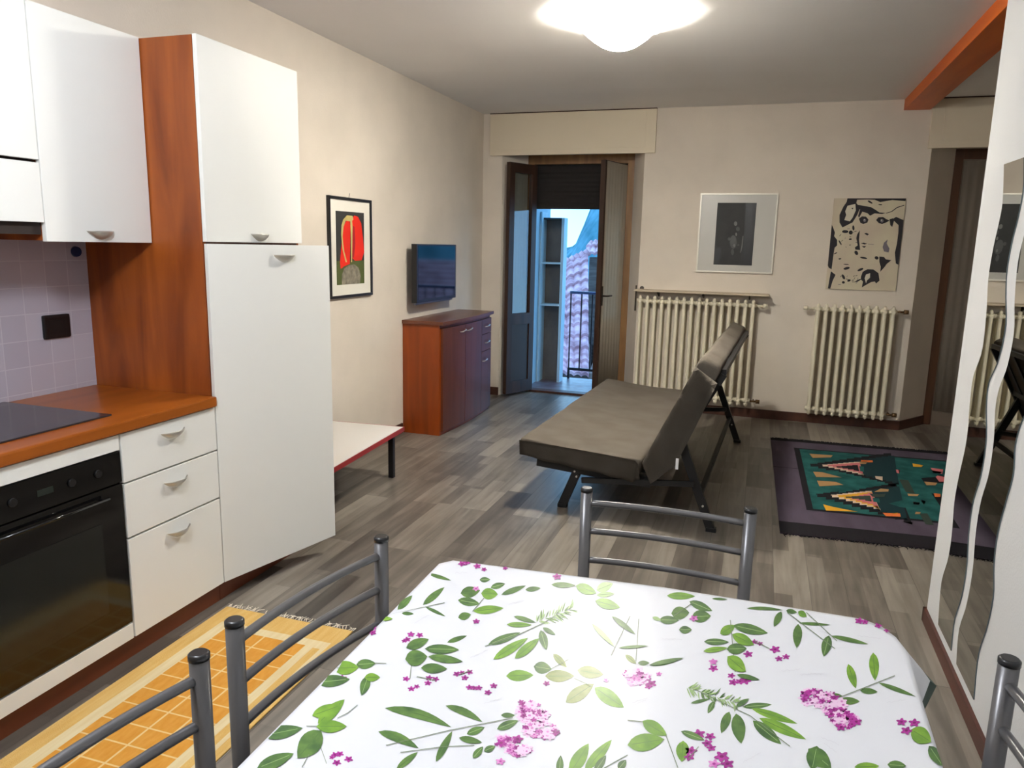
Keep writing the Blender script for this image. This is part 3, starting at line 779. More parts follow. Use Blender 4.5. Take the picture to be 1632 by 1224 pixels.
# photo in silver frame
p2 = thing('framed_picture', 'silver framed dark photograph with wide pale mount above the wide radiator', 'picture', (-.25, YB, 1.3))
x0, x1, z0, z1 = -.582, .072, 1.297, 1.984
obj('frame', frame_bm(1, x0, x1, z0, z1, YB, YB-.022, .012), mat('silver_frame', (226, 222, 208), .35, metal=.2), p2)
b = B(); box(b, (x0+.012, YB-.012, z0+.012), (x1-.012, YB-.001, z1-.012)); obj('mat_board', b, mat('mat_grey', (196, 194, 186), .3), p2)
b = B(); box(b, (-.432, YB-.0128, 1.365), (-.104, YB-.0120, 1.903)); pp = obj('photograph', b, mat('photo_black', (38, 38, 38), .6, col2=(24, 24, 25), vscale=(4, 4, 4)), p2)
pm2 = [mat('photo_deep', (14, 13, 13), .3), mat('photo_grey', (96, 96, 92), .4), mat('photo_dim', (58, 58, 56), .4)]
b = B()
def q2(x, y): return (1100+x/8.16, 300+y/8.16)
def ell(cx, cy, rx, ry, n=12, rot=0): return [(cx+rx*math.cos(2*PI*k/n)*math.cos(rot)-ry*math.sin(2*PI*k/n)*math.sin(rot), cy+rx*math.cos(2*PI*k/n)*math.sin(rot)+ry*math.sin(2*PI*k/n)*math.cos(rot)) for k in range(n)]
def ph2(pts, mi, lay): slab_px(b, [q2(*p) for p in pts], 1, YB-.0128, -.0003*lay, mi)
ph2([(725, 202), (855, 205), (785, 1005), (665, 1000), (705, 600)], 0, 1)
ph2([(325, 780), (400, 775), (395, 900), (360, 985), (306, 985)], 0, 1)
for e in ((590, 460, 22, 30, 1), (598, 600, 12, 22, 1), (505, 660, 18, 22, 2), (572, 745, 12, 20, 1), (625, 740, 14, 12, 2), (620, 530, 25, 30, 2), (550, 830, 20, 40, 2), (560, 700, 45, 90, 2)): ph2(ell(*e[:4]), e[4], 3 if e[4] == 1 else 2)
ph2([(682, 620), (692, 622), (680, 760), (658, 840), (650, 835), (668, 740)], 1, 3)
obj('photo_figure', b, pm2, pp)

# black and white poster
p3 = thing('poster', 'unframed black and white poster of a collaged womans face near the second door', 'poster', (.8, YB, 1.3))
pq = [at(1330, 316, 1, YB), at(1444, 317, 1, YB), at(1427, 464, 1, YB), at(1316, 460, 1, YB)]
px0, px1, pz0, pz1 = .515, 1.061, 1.186, 1.944
b = B(); box(b, (px0, YB-.014, pz0), (px1, YB, pz1), .002); bk = obj('board', b, mat('poster_cream', (212, 204, 176), .8, col2=(204, 188, 168), vscale=(4, 4, 4)), p3)
DK = mat('poster_black', (36, 33, 38), .7); GR = mat('poster_grey', (120, 114, 122), .7); WH = mat('poster_white', (214, 208, 188), .8)
b = B()
def q3(x, y): return (1300+x/6.8, 300+y/6.8)
def p3s(pts, mi=0, lay=1):
    P = []
    for x, y in pts:
        p = at(*q3(x, y), 1, YB-.014); p.x = min(max(p.x, px0+.001), px1-.001); p.z = min(max(p.z, pz0+.001), pz1-.001); p.y = YB-.014-.0004*lay; P.append(p)
    poly(b, P, mi)
p3s([(345, 100), (980, 105), (975, 140), (830, 128), (700, 150), (640, 125), (560, 122), (450, 125), (440, 160), (470, 195), (480, 220), (450, 290), (400, 370), (290, 425), (258, 370), (258, 290), (300, 200), (335, 150)])
p3s([(345, 190), (430, 170), (435, 240), (400, 320), (370, 358), (310, 345), (330, 290), (320, 250)], 2, 2)
p3s([(385, 215), (410, 212), (400, 230)], 0, 3)
p3s([(455, 180), (490, 185), (600, 205), (650, 235), (690, 262), (760, 268), (720, 280), (640, 272), (590, 298), (560, 270), (505, 255), (470, 320), (460, 300), (480, 230)])
p3s([(760, 268), (820, 250), (880, 205), (960, 180), (960, 188), (885, 213), (825, 257), (762, 274)])
p3s([(468, 330), (500, 305), (545, 308), (572, 340), (560, 372), (515, 388), (485, 375)])
p3s(ell(530, 348, 16, 18), 1, 2); p3s(ell(528, 342, 6, 6), 2, 3)
p3s([(655, 345), (680, 315), (730, 312), (765, 335), (800, 350), (770, 368), (720, 388), (685, 378)])
p3s(ell(718, 352, 18, 20), 1, 2); p3s(ell(712, 346, 6, 6), 2, 3)
p3s([(525, 490), (550, 485), (578, 497), (560, 513), (540, 500)])
p3s([(488, 597), (520, 590), (560, 600), (530, 610)]); p3s([(498, 628), (548, 628), (525, 646)])
p3s([(565, 603), (630, 608), (630, 612), (565, 607)], 1)
p3s([(835, 335), (870, 310), (952, 345), (945, 500), (915, 700), (898, 830), (868, 815), (858, 700), (880, 600), (895, 480), (898, 400), (860, 365)])
p3s([(800, 335), (840, 325), (850, 350), (830, 420), (808, 400)])
p3s([(172, 395), (190, 430), (208, 480), (200, 520), (232, 560), (232, 620), (205, 645), (190, 740), (172, 880), (140, 860), (122, 835), (150, 600)])
p3s([(165, 900), (215, 938), (185, 1000), (158, 1088), (132, 1085), (150, 980)])
p3s([(450, 500), (478, 455), (470, 560), (482, 670), (430, 665), (425, 640), (455, 620), (440, 540)])
p3s([(780, 555), (740, 590), (725, 640), (740, 685), (790, 697), (800, 655), (770, 600)], 1)
p3s([(690, 740), (740, 745), (760, 770), (820, 780), (770, 820), (745, 855), (700, 905), (705, 850), (690, 800)])
p3s([(490, 960), (510, 905), (560, 878), (625, 880), (680, 920), (692, 1000), (655, 1032), (640, 1010), (600, 1018), (550, 1045), (500, 1075), (512, 1010), (490, 990)])
p3s([(545, 935), (590, 920), (588, 970), (555, 1000), (545, 1030), (530, 975)], 2, 2)
for e in ((335, 868, 35, 14), (485, 882, 35, 13), (520, 755, 40, 10), (300, 960, 14, 30), (330, 825, 30, 5), (262, 765, 16, 8), (440, 700, 18, 26), (320, 470, 35, 16), (380, 480, 22, 22), (408, 430, 12, 28), (265, 590, 8, 30), (215, 705, 20, 6), (375, 552, 16, 8), (660, 755, 22, 18), (460, 1000, 40, 8), (360, 1000, 20, 12), (300, 1020, 16, 14), (590, 150, 30, 10), (700, 178, 22, 6)):
    p3s(ell(*e, rot=random.uniform(-.6, .6)))
for k in range(26):
    cx = random.uniform(230, 460); cy = random.uniform(430, 640) if k < 12 else random.uniform(940, 1050); L = random.uniform(12, 34); a = random.uniform(-1.2, .3)
    p3s([(cx, cy), (cx+L*math.cos(a), cy+L*math.sin(a)), (cx+L*math.cos(a)+3, cy+L*math.sin(a)+5), (cx+2, cy+6)], 0 if k % 3 else 1)
obj('printed_image', b, [DK, GR, WH], bk)

# =================================================================== MIRROR (wavy)
def mirror_piece(bm, L, Rr, xo=.004):
    """L, Rr: lists of pixel points from top to bottom"""
    n = 40
    def samp(pts):
        out = []
        P = [at(x, y, 0, PX-xo) for x, y in pts]
        zs = [p.z for p in P]
        return P
    def smooth(P, m_=8):
        o = []
        for i in range(len(P)-1):
            a = P[max(i-1, 0)]; b_ = P[i]; c = P[i+1]; d = P[min(i+2, len(P)-1)]
            for k in range(m_):
                t = k/m_
                o.append(.5*((2*b_) + (c-a)*t + (2*a-5*b_+4*c-d)*t*t + (3*b_-a-3*c+d)*t**3))
        o.append(P[-1]); return o
    A = smooth(samp(L)); C = smooth(samp(Rr))
    N = 60
    def resample(P):
        o = []
        for i in range(N+1):
            t = i/N*(len(P)-1); j = min(int(t), len(P)-2); o.append(P[j].lerp(P[j+1], t-j))
        return o
    A = resample(A); C = resample(C)
    fa = [bm.verts.new((PX-xo, p.y, p.z)) for p in A]; fc = [bm.verts.new((PX-xo, p.y, p.z)) for p in C]
    ga = [bm.verts.new((PX-.0003, p.y, p.z)) for p in A]; gc = [bm.verts.new((PX-.0003, p.y, p.z)) for p in C]
    for i in range(N):
        bm.faces.new((fa[i], fa[i+1], fc[i+1], fc[i])).material_index = 0
        for s, t in ((fa, ga), (fc, gc)): bm.faces.new((s[i], s[i+1], t[i+1], t[i])).material_index = 1
    for e in (0, N): bm.faces.new((fa[e], fc[e], gc[e], ga[e])).material_index = 1
    return bm
MIR = mat('mirror_silver', (208, 210, 206), .008, metal=1)
MIRE = mat('mirror_edge', (92, 104, 108), .3)
ml = thing('wavy_mirror', 'left wavy edged mirror panel on the white partition, leftmost strip', 'mirror', (PX, 2.98, .08))
obj('mirror_glass', mirror_piece(B(), [(1600, 262), (1598, 320), (1592, 355), (1583, 395), (1575, 445), (1572, 500), (1565, 560), (1551, 600), (1545, 650), (1543, 680), (1538, 715), (1528, 760), (1521, 800), (1517, 850), (1511, 890), (1500, 930), (1495, 995)],
    [(1631, 251), (1630, 300), (1622, 345), (1612, 385), (1604, 430), (1602, 470), (1602, 520), (1590, 575), (1575, 610), (1571, 650), (1571, 700), (1563, 755), (1550, 800), (1543, 850), (1540, 900), (1532, 950), (1520, 990), (1515, 1037)]), [MIR, MIRE], ml)
mr = thing('wavy_mirror', 'right wavy edged mirror panel on the white partition, cut by the photo edge', 'mirror', (PX, 2.7, .08))
obj('mirror_glass', mirror_piece(B(), [(1648, 245), (1643, 320), (1633, 370), (1622, 420), (1617, 480), (1616, 530), (1605, 585), (1592, 620), (1586, 655), (1584, 700), (1576, 755), (1563, 800), (1555, 850), (1550, 910), (1540, 965), (1528, 1005), (1524, 1058)],
    [(1712, 222), (1708, 300), (1696, 360), (1680, 420), (1672, 500), (1668, 560), (1648, 630), (1628, 670), (1617, 710), (1614, 755), (1602, 800), (1589, 850), (1583, 900), (1582, 950), (1572, 1000), (1558, 1045), (1551, 1115)]), [MIR, MIRE], mr)

# =================================================================== RUGS
# yellow kitchen rug
YR = [mat('rug_yellow', (216, 180, 112), .95, spec=.1, col2=(210, 168, 96), vscale=(60, 6, 10), bump=.4, bscale=400), mat('rug_pale', (216, 200, 160), .95, spec=.1, col2=(210, 190, 146), vscale=(60, 6, 10)), mat('rug_orange', (208, 150, 68), .95, spec=.1, col2=(200, 138, 54), vscale=(60, 20, 10)), mat('rug_line', (220, 190, 134), .95, spec=.1)]
kr = thing('kitchen_rug', 'yellow and orange checked rug on the floor along the kitchen units', 'rug', (-1.69, 1.6, 0), R(.8))
rx0, rx1, ry0, ry1 = -1.985, -1.40, .75, 2.355
b = B(); N = 60
top = [[None]*2 for _ in range(N+1)]
box(b, (rx0, ry0, .0005), (rx1, ry1, .006), .002)
def rr(x0, y0, x1, y1, mi, z): poly(b, [(x0, y0, z), (x1, y0, z), (x1, y1, z), (x0, y1, z)], mi)
rr(rx0+.065, ry0+.08, rx1-.03, ry1-.11, 1, .0064)
gx0, gx1, gy1, cs = -1.872, -1.512, 2.2, .0835
rr(gx0, ry0+.15, gx1, gy1, 3, .0067)
y = gy1
while y > ry0+.2:
    for k in range(4):
        w = (gx1-gx0)/4; rr(gx0+k*w+(.0 if k == 0 else .004), y-cs+.006, gx0+(k+1)*w-(.0 if k == 3 else .003), y, 2, .0070)
    y -= cs
rr(gx1+.035, ry0+.1, gx1+.065, ry1-.16, 0, .0067)
obj('woven_field', b, YR, kr)
b = B()
x = rx0+.005
while x < rx1:
    if not (-1.845 < x < -1.80):
        q = [(x, ry1, .005), (x+random.uniform(-.012, .012), ry1+.015, .007), (x+random.uniform(-.02, .02), ry1+random.uniform(.025, .045), .003)]
        tube(b, q, [.0022, .0018, .001], 5)
    x += random.uniform(.006, .013)
obj('fringe', b, mat('fringe_cream', (232, 222, 206), .95), kr, kind='stuff')

# kilim
KM = [mat('kilim_plum', (84, 75, 88), .95, spec=.1, col2=(72, 62, 74), vscale=(6, 1.5, 6), bump=.4, bscale=300), mat('kilim_black', (26, 24, 28), .95, spec=.1), mat('kilim_teal', (38, 92, 88), .95, spec=.1, col2=(24, 66, 66), vscale=(8, 8, 8)),
      mat('kilim_pink', (196, 110, 112), .95, spec=.1), mat('kilim_tan', (168, 130, 88), .95, spec=.1), mat('kilim_yellow', (208, 154, 46), .95, spec=.1), mat('kilim_orange', (214, 112, 56), .95, spec=.1), mat('kilim_cream', (206, 180, 156), .95, spec=.1), mat('kilim_green', (52, 62, 54), .95, spec=.1), mat('kilim_deep', (24, 46, 50), .95, spec=.1)]
kl = thing('kilim_rug', 'dark plum and teal patterned kilim rug on the floor by the second door', 'rug', (.95, 5.2, 0))
b = B()
K0 = at(1230, 702, 2, 0); K1 = at(1243, 850, 2, 0)
kx1 = 1.72
c0, c1, c2, c3 = Vector((K1.x, 4.08, 0)), Vector((kx1, 4.20, 0)), Vector((kx1+.02, 6.33, 0)), Vector((K0.x-.01, 6.25, 0))
prism(b, [(c.x, c.y) for c in (c0, c1, c2, c3)], .0005, .006)
def K(u, v, z): p = c0.lerp(c1, u).lerp(c3.lerp(c2, u), v); return (p.x, p.y, z)
def kq(u0, v0, u1, v1, mi, z): poly(b, [K(u0, v0, z), K(u1, v0, z), K(u1, v1, z), K(u0, v1, z)], mi)
kq(0, 0, 1, .085, 1, .0064); kq(0, .965, 1, 1, 1, .0064); kq(0, .60, .115, .604, 1, .0066)
kq(.105, .195, .90, .875, 1, .0066); kq(.13, .21, .88, .862, 2, .0069)
def q4(x, y): p = at(1200+x/3.778, 660+y/3.778, 2, .007); return p
def kp(pts, mi, lay=1):
    P = []
    for x, y in pts:
        p = q4(x, y); p.z = .0071+.0003*lay; P.append(p)
    poly(b, P, mi)
def serr(apex, top, bot, mi, lay, steps=8):
    """serrated triangle opening from an apex towards an edge"""
    U, D = [], []
    for k in range(steps+1):
        t = k/steps
        u = (apex[0]+(top[0]-apex[0])*t, apex[1]+(top[1]-apex[1])*t); d = (apex[0]+(bot[0]-apex[0])*t, apex[1]+(bot[1]-apex[1])*t)
        if k: U.append((u[0], U[-1][1])); D.append((d[0], D[-1][1]))
        U.append(u); D.append(d)
    kp(U + D[::-1], mi, lay)
serr((300, 305), (830, 230), (860, 440), 1, 1, 12)
serr((335, 485), (860, 415), (960, 665), 1, 1, 12)
serr((400, 308), (850, 246), (880, 425), 9, 2, 12); serr((440, 490), (880, 432), (930, 640), 9, 2, 12)
serr((840, 420), (470, 330), (520, 480), 2, 3, 8)
serr((385, 308), (640, 285), (668, 372), 7, 3); serr((420, 308), (642, 292), (664, 362), 3, 4); serr((470, 318), (630, 305), (640, 345), 1, 5, 5)
serr((435, 490), (712, 460), (768, 582), 7, 3); serr((480, 492), (715, 468), (758, 570), 5, 4); serr((560, 505), (716, 470), (755, 562), 3, 5, 6); serr((520, 500), (705, 490), (715, 528), 8, 6, 5)
for pts, mi in (([(340, 240), (480, 250), (470, 262), (360, 265)], 4), ([(362, 348), (420, 352), (535, 383), (380, 380)], 4), ([(385, 402), (500, 410), (545, 428), (400, 436)], 4), ([(422, 545), (480, 560), (630, 590), (440, 582)], 5),
        ([(650, 278), (720, 280), (722, 292), (650, 292)], 6), ([(640, 288), (690, 286), (680, 302), (645, 302)], 4), ([(735, 375), (780, 378), (780, 402), (740, 390)], 7), ([(770, 450), (818, 455), (815, 468), (730, 470)], 4), ([(780, 596), (885, 600), (890, 620), (800, 616)], 6), ([(835, 598), (875, 596), (860, 606)], 5),
        ([(700, 480), (760, 484), (800, 480), (790, 500), (720, 500)], 8), ([(720, 505), (760, 510), (765, 535), (725, 530)], 2), ([(640, 315), (668, 318), (668, 350), (645, 345)], 2),
        ([(870, 320), (1000, 325), (1140, 350), (1100, 380), (960, 390), (880, 360)], 2), ([(960, 298), (1025, 310), (1015, 320), (965, 318)], 5), ([(1070, 325), (1145, 335), (1140, 362), (1085, 355)], 3), ([(1030, 408), (1110, 415), (1100, 430), (1045, 430)], 4), ([(1088, 478), (1130, 482), (1128, 500), (1095, 500)], 6),
        ([(820, 540), (900, 520), (1000, 505), (1110, 530), (1110, 560), (1010, 580), (880, 560)], 2), ([(965, 530), (1005, 535), (1000, 548), (968, 545)], 3), ([(880, 395), (935, 400), (975, 480), (920, 470)], 8), ([(1000, 600), (1050, 600), (1090, 670), (1040, 665)], 8), ([(930, 480), (1000, 484), (990, 496), (935, 494)], 4), ([(860, 335), (885, 338), (882, 360), (865, 355)], 3),
        ([(1010, 520), (1040, 525), (1030, 550)], 3), ([(980, 590), (1010, 592), (1005, 604), (975, 604)], 4)):
    kp(pts, mi, 7)
# the far half of the pattern, turned round
for (ax_, ay, w, h, mi, lay) in ((1.42, 5.52, .30, .34, 1, 1), (1.42, 4.95, .30, .40, 1, 1), (1.40, 5.52, .18, .16, 3, 4), (1.40, 4.95, .18, .18, 5, 4), (1.38, 5.52, .10, .06, 1, 5), (1.38, 4.95, .10, .08, 8, 5)):
    poly(b, [(ax_, ay, .0071+.0003*lay), (ax_-w, ay+h/2, .0071+.0003*lay), (ax_-w, ay-h/2, .0071+.0003*lay)], mi)
obj('woven_field', b, KM, kl)
b = B()
for side in (0, 1):
    u = .01
    while u < .99:
        p = Vector(K(u, side, .004)); s = -1 if side == 0 else 1
        tube(b, [p, p+Vector((random.uniform(-.008, .008), s*.012, .002)), p+Vector((random.uniform(-.02, .02), s*random.uniform(.015, .05 if random.random() < .15 else .028), -.002))], [.003, .0025, .001], 4)
        u += random.uniform(.004, .009)
obj('fringe', b, KM[1], kl, kind='stuff')

# =================================================================== DINING TABLE
ZT = .747
tb = thing('dining_table', 'dining table under the floral vinyl cloth, lower right of the photo', 'table', (-.18, 1.0, 0))
b = B(); prism(b, [(-.645, .345), (.275, .345), (.285, 1.52), (.24, 1.565), (-.62, 1.505), (-.645, 1.47)], ZT-.032, ZT-.004); obj('tabletop', b, mat('table_wood', (196, 170, 132), .5), tb)
b = B(); box(b, (-.58, .37, ZT-.09), (.22, .40, ZT-.033)); box(b, (-.58, 1.42, ZT-.09), (.22, 1.45, ZT-.033)); box(b, (-.58, .40, ZT-.09), (-.55, 1.42, ZT-.033)); box(b, (.19, .40, ZT-.09), (.22, 1.42, ZT-.033)); obj('apron', b, CHAIRM, tb)
for x in (-.565, .205):
    for y in (.385, 1.435):
        b = B(); tube(b, [(x, y, 0), (x, y, ZT-.09)], .018, 16); obj('leg', b, CHAIRM, tb)
# cloth: outline followed from the photo, carried on to the near end
cl = thing('tablecloth', 'white vinyl tablecloth printed with green leaves and purple flowers', 'tablecloth', (-.18, 1.0, ZT))
edge = [at(700, 897, 2, ZT+.003), at(722, 892, 2, ZT+.003), at(1060, 935, 2, ZT+.003), at(1375, 985, 2, ZT+.003), at(1405, 997, 2, ZT+.003), at(1428, 1014, 2, ZT+.003), at(1444, 1035, 2, ZT+.003), at(1456, 1070, 2, ZT+.003), at(1500, 1212, 2, ZT+.003)]
edge += [Vector((.31, .31, ZT)), Vector((-.655, .31, ZT)), at(378, 1222, 2, ZT+.003)]
edge = [Vector((p.x, p.y)) for p in edge]
# dense outline
out = []
for i, p in enumerate(edge):
    q = edge[(i+1) % len(edge)]; k = max(1, int((q-p).length/.03))
    for j in range(k): out.append(p.lerp(q, j/k))
cen = Vector((-.18, 1.0))
zt = ZT+.003
CLM = mat('vinyl_white', (212, 213, 217), .32, spec=.14, bump=.12, bscale=9)
cb_ = B(); n = len(out); rings = []
def ringat(fn): rings.append([cb_.verts.new(fn(i, p)) for i, p in enumerate(out)])
for s in (.08, .25, .42, .58, .72, .84, .93, .98):
    ringat(lambda i, p: ((cen+(p-cen)*s).x, (cen+(p-cen)*s).y, zt))
ringat(lambda i, p: (p.x, p.y, zt-.002))
def skirt(i, p, d):
    nrm = (p-cen).normalized(); wv = .006*math.sin(i*.9)*d/.05
    c = max(0, 1-((p-Vector((.318, 1.475))).length/.085))      # corner stands off
    q = p + nrm*(.003+wv*.4 + c*.085*d/.09)
    return (q.x, q.y, zt-.004-d*(1-.50*c))
ringat(lambda i, p: skirt(i, p, .015)); ringat(lambda i, p: skirt(i, p, .05)); ringat(lambda i, p: skirt(i, p, .09))
for a, c in zip(rings, rings[1:]):
    for k in range(n): cb_.faces.new((a[k], a[(k+1) % n], c[(k+1) % n], c[k])).smooth = True
cb_.faces.new(rings[0])
hem0 = rings[-1]; hem1 = []
for v in hem0:
    c_ = max(0, 1-((Vector((v.co.x, v.co.y))-Vector((.37, 1.50))).length/.12)); nn_ = (Vector((v.co.x, v.co.y))-cen).normalized()
    hem1.append(cb_.verts.new(v.co + Vector((nn_.x*.022*c_, nn_.y*.022*c_, -.012-.004*c_))))
for k in range(n): cb_.faces.new((hem0[k], hem0[(k+1) % n], hem1[(k+1) % n], hem1[k])).material_index = 1
obj('cloth_sheet', cb_, [CLM, mat('hem_green', (30, 54, 42), .6)], cl)
# printed motifs: leaves, stems and flowers drawn as thin shapes on the sheet
PRT = [mat('leaf_mid', (98, 128, 68), .2, col2=(72, 100, 60), vscale=(40, 40, 40)), mat('leaf_dark', (70, 96, 62), .2, col2=(92, 124, 66), vscale=(40, 40, 40)), mat('leaf_bright', (122, 160, 62), .2, col2=(98, 136, 58), vscale=(40, 40, 40)),
       mat('stem_grey_green', (116, 130, 104), .2), mat('flower_magenta', (172, 60, 148), .2, col2=(140, 48, 124), vscale=(90, 90, 90)), mat('flower_pink', (214, 150, 198), .2, col2=(186, 92, 168), vscale=(90, 90, 90)), mat('leaf_olive', (138, 148, 92), .2, col2=(116, 128, 72), vscale=(40, 40, 40)), mat('script_grey', (196, 194, 200), .2), mat('leaf_pale', (150, 176, 118), .2), mat('flower_deep', (118, 34, 96), .2), mat('flower_blush', (226, 192, 218), .2)]
for _m in PRT:
    _b = _m.node_tree.nodes['Principled BSDF']; _b.inputs['Specular IOR Level'].default_value = .14; _b.inputs['Roughness'].default_value = .32
pr = B(); LAY = [0]
def inside(p):
    c = False; m_ = len(out)
    for i in range(m_):
        a, q = out[i], out[(i+1) % m_]
        if (a.y > p[1]) != (q.y > p[1]) and p[0] < (q.x-a.x)*(p[1]-a.y)/(q.y-a.y)+a.x: c = not c
    return c
def put(pts, mi):
    LAY[0] = (LAY[0]+1) % 60
    P = [at(x, y, 2, zt) for x, y in pts]
    if not all(inside((p.x, p.y)) for p in P):
        P = [p for p in P if inside((p.x, p.y))]
        if len(P) < 3: return
    for p in P: p.z = zt+.0002+.00002*LAY[0]
    poly(pr, P, mi)
class Crop:
    def __init__(s, ox, oy, sc): s.o = (ox, oy, sc)
    def m(s, x, y): return (s.o[0]+x/s.o[2], s.o[1]+y/s.o[2])
    def leaf(s, x0, y0, x1, y1, w, mi, bend=0):
        A = Vector((x0, y0)); C = Vector((x1, y1)); d = C-A; nn = Vector((-d.y, d.x)).normalized(); up, dn = [], []
        for k in range(9):
            t = k/8; c = A+d*t+nn*bend*math.sin(PI*t)
            ww = w*math.sin(PI*t**.85)**.8 if 0 < t < 1 else 0
            up.append(c+nn*ww); dn.append(c-nn*ww)
        put([s.m(*p) for p in up+dn[-2:0:-1]], mi)
        if w > 13:
            mid = [A+d*(k/8)+nn*bend*math.sin(PI*k/8) for k in range(1, 8)]
            put([s.m(*(p+nn*1.2)) for p in mid]+[s.m(*(p-nn*1.2)) for p in mid[::-1]], 1 if mi != 1 else 8)
    def stem(s, *pts, w=1.8, mi=3):
        P = [Vector(pts[i:i+2]) for i in range(0, len(pts), 2)]
        for a, c in zip(P, P[1:]):
            nn = (c-a).normalized(); nn = Vector((-nn.y, nn.x))*w
            put([s.m(*(a+nn)), s.m(*(c+nn)), s.m(*(c-nn)), s.m(*(a-nn))], mi)
    def flo(s, x, y, r=17, mi=4):
        a0 = random.random()*6
        r *= 1.08
        put([s.m(x+r*(.78+.24*math.cos(5*PI*k/12.5))*math.cos(a0+PI*k/12.5)*1.15, y+r*(.78+.24*math.cos(5*PI*k/12.5))*math.sin(a0+PI*k/12.5)*.8) for k in range(25)], mi)
        put([s.m(x+r*.28*math.cos(PI*k/3)*1.15, y+r*.28*math.sin(PI*k/3)*.8) for k in range(6)], {4: 9, 5: 4, 10: 5}[mi])
    def cluster(s, cx, cy, rx, ry, nb, rot=0):
        nb = int(nb*1.5)
        for k in range(int(nb*.8)):
            a = random.random()*2*PI; q = math.sqrt(random.random()); x = rx*q*math.cos(a); y = ry*q*math.sin(a)
            s.flo(cx+x*math.cos(rot)-y*math.sin(rot), cy+x*math.sin(rot)+y*math.cos(rot), random.uniform(16, 26), 10)
        for k in range(nb):
            a = random.random()*2*PI; q = math.sqrt(random.random()); x = rx*q*math.cos(a); y = ry*q*math.sin(a)
            x, y = x*math.cos(rot)-y*math.sin(rot), x*math.sin(rot)+y*math.cos(rot)
            s.flo(cx+x, cy+y, random.uniform(11, 19), 5 if random.random() < .5 else 4)
    def fern(s, x0, y0, x1, y1, nb, L):
        A = Vector((x0, y0)); C = Vector((x1, y1)); d = (C-A).normalized()
        for k in range(nb):
            t = random.random(); p = A.lerp(C, t); sg = 1 if k % 2 else -1
            a = math.atan2(d.y, d.x)+sg*random.uniform(.4, 1.2); l = L*random.uniform(.5, 1)
            s.leaf(p.x, p.y, p.x+l*math.cos(a), p.y+l*math.sin(a), 3.4, 8 if random.random() < .6 else 0)
    def script(s, x, y, L, rot=0):
        px, py = x, y
        k = 0
        while k*7 < L:
            nx = x+k*7*math.cos(rot); ny = y+k*7*math.sin(rot)+random.uniform(-4, 4)
            s.stem(px, py, nx+.01, ny+.01, w=.7, mi=7); px, py = nx, ny; k += 1
A = Crop(560, 880, 3.264)
for q in ((400, 112, 520, 148, 10, 0), (240, 300, 318, 225, 18, 0), (372, 275, 485, 182, 18, 0), (385, 285, 490, 335, 9, 1), (262, 318, 325, 322, 10, 1), (667, 145, 722, 143, 14, 1), (725, 185, 800, 165, 16, 1), (568, 215, 670, 200, 29, 0), (675, 215, 762, 220, 30, 2), (780, 222, 908, 175, 15, 0), (905, 197, 985, 188, 13, 1), (555, 250, 668, 270, 22, 1), (634, 308, 792, 292, 22, 2), (556, 342, 622, 325, 20, 0),
        (1040, 170, 1168, 175, 15, 0), (1168, 175, 1275, 215, 27, 2), (1275, 200, 1360, 165, 25, 8), (1275, 225, 1370, 218, 14, 8), (1268, 255, 1398, 290, 27, 2),
        (845, 335, 960, 368, 12, 0), (808, 378, 938, 380, 14, 2), (712, 482, 880, 420, 20, 1), (738, 560, 918, 448, 24, 2), (850, 555, 978, 450, 24, 2), (985, 408, 1015, 512, 22, 1), (995, 395, 1062, 432, 12, 1),
        (1252, 375, 1370, 495, 13, 8), (1355, 335, 1478, 430, 14, 0), (1388, 500, 1545, 490, 8, 0), (285, 500, 403, 455, 26, 0), (382, 505, 560, 510, 25, 1), (400, 545, 580, 572, 21, 0), (280, 560, 395, 545, 42, 0), (362, 605, 498, 610, 26, 1), (498, 470, 602, 435, 13, 0),
        (805, 645, 948, 640, 30, 2), (948, 595, 1042, 610, 32, 1), (1008, 645, 1160, 645, 32, 6), (1050, 530, 1120, 600, 18, 6), (1175, 615, 1312, 638, 32, 6), (1115, 782, 1262, 685, 36, 6), (1265, 705, 1418, 810, 38, 2), (1425, 535, 1482, 582, 14, 6), (1490, 578, 1552, 578, 13, 0), (1550, 590, 1700, 565, 12, 1),
        (175, 812, 520, 912, 26, 0, -18), (490, 800, 682, 885, 20, 0, -10), (600, 948, 693, 912, 20, 1), (778, 850, 850, 850, 13, 1), (758, 922, 868, 878, 22, 1), (140, 935, 350, 1022, 25, 0, -10), (440, 1092, 525, 932, 20, 0), (235, 1130, 345, 1042, 18, 0), (560, 968, 680, 992, 18, 0), (632, 1074, 685, 1014, 18, 1), (690, 1038, 748, 1012, 17, 1)):
    A.leaf(*q)
for q in ((190, 325, 485, 265), (690, 240, 630, 310), (695, 492, 850, 440, 1000, 370, 1080, 320), (1450, 335, 1350, 540), (1495, 350, 1480, 570), (312, 590, 305, 660), (440, 670, 340, 650), (180, 1008, 510, 930, 840, 865), (255, 1045, 480, 1015, 640, 1008), (1040, 610, 1130, 560), (1160, 660, 1250, 700), (620, 620, 560, 640)): A.stem(*q)
A.fern(960, 365, 1160, 290, 46, 62)
for q in ((648, 192, 16, 5), (650, 362, 16), (575, 62), (600, 55), (655, 75), (690, 92, 13), (800, 86, 12), (1070, 130, 20), (310, 430), (355, 432), (290, 455), (275, 462, 13), (285, 660), (312, 712), (340, 700, 14), (405, 655), (398, 682), (438, 662), (548, 635), (575, 628, 14), (614, 625), (590, 655), (615, 705), (662, 708), (640, 708, 14), (740, 697), (710, 732), (1015, 685, 16), (1325, 668, 14, 5), (85, 400, 18), (110, 420, 18), (115, 395, 14)): A.flo(*q)
A.cluster(1485, 645, 60, 42, 16); A.flo(1560, 685, 24); A.flo(1600, 635, 14, 5); A.flo(1545, 700, 18)
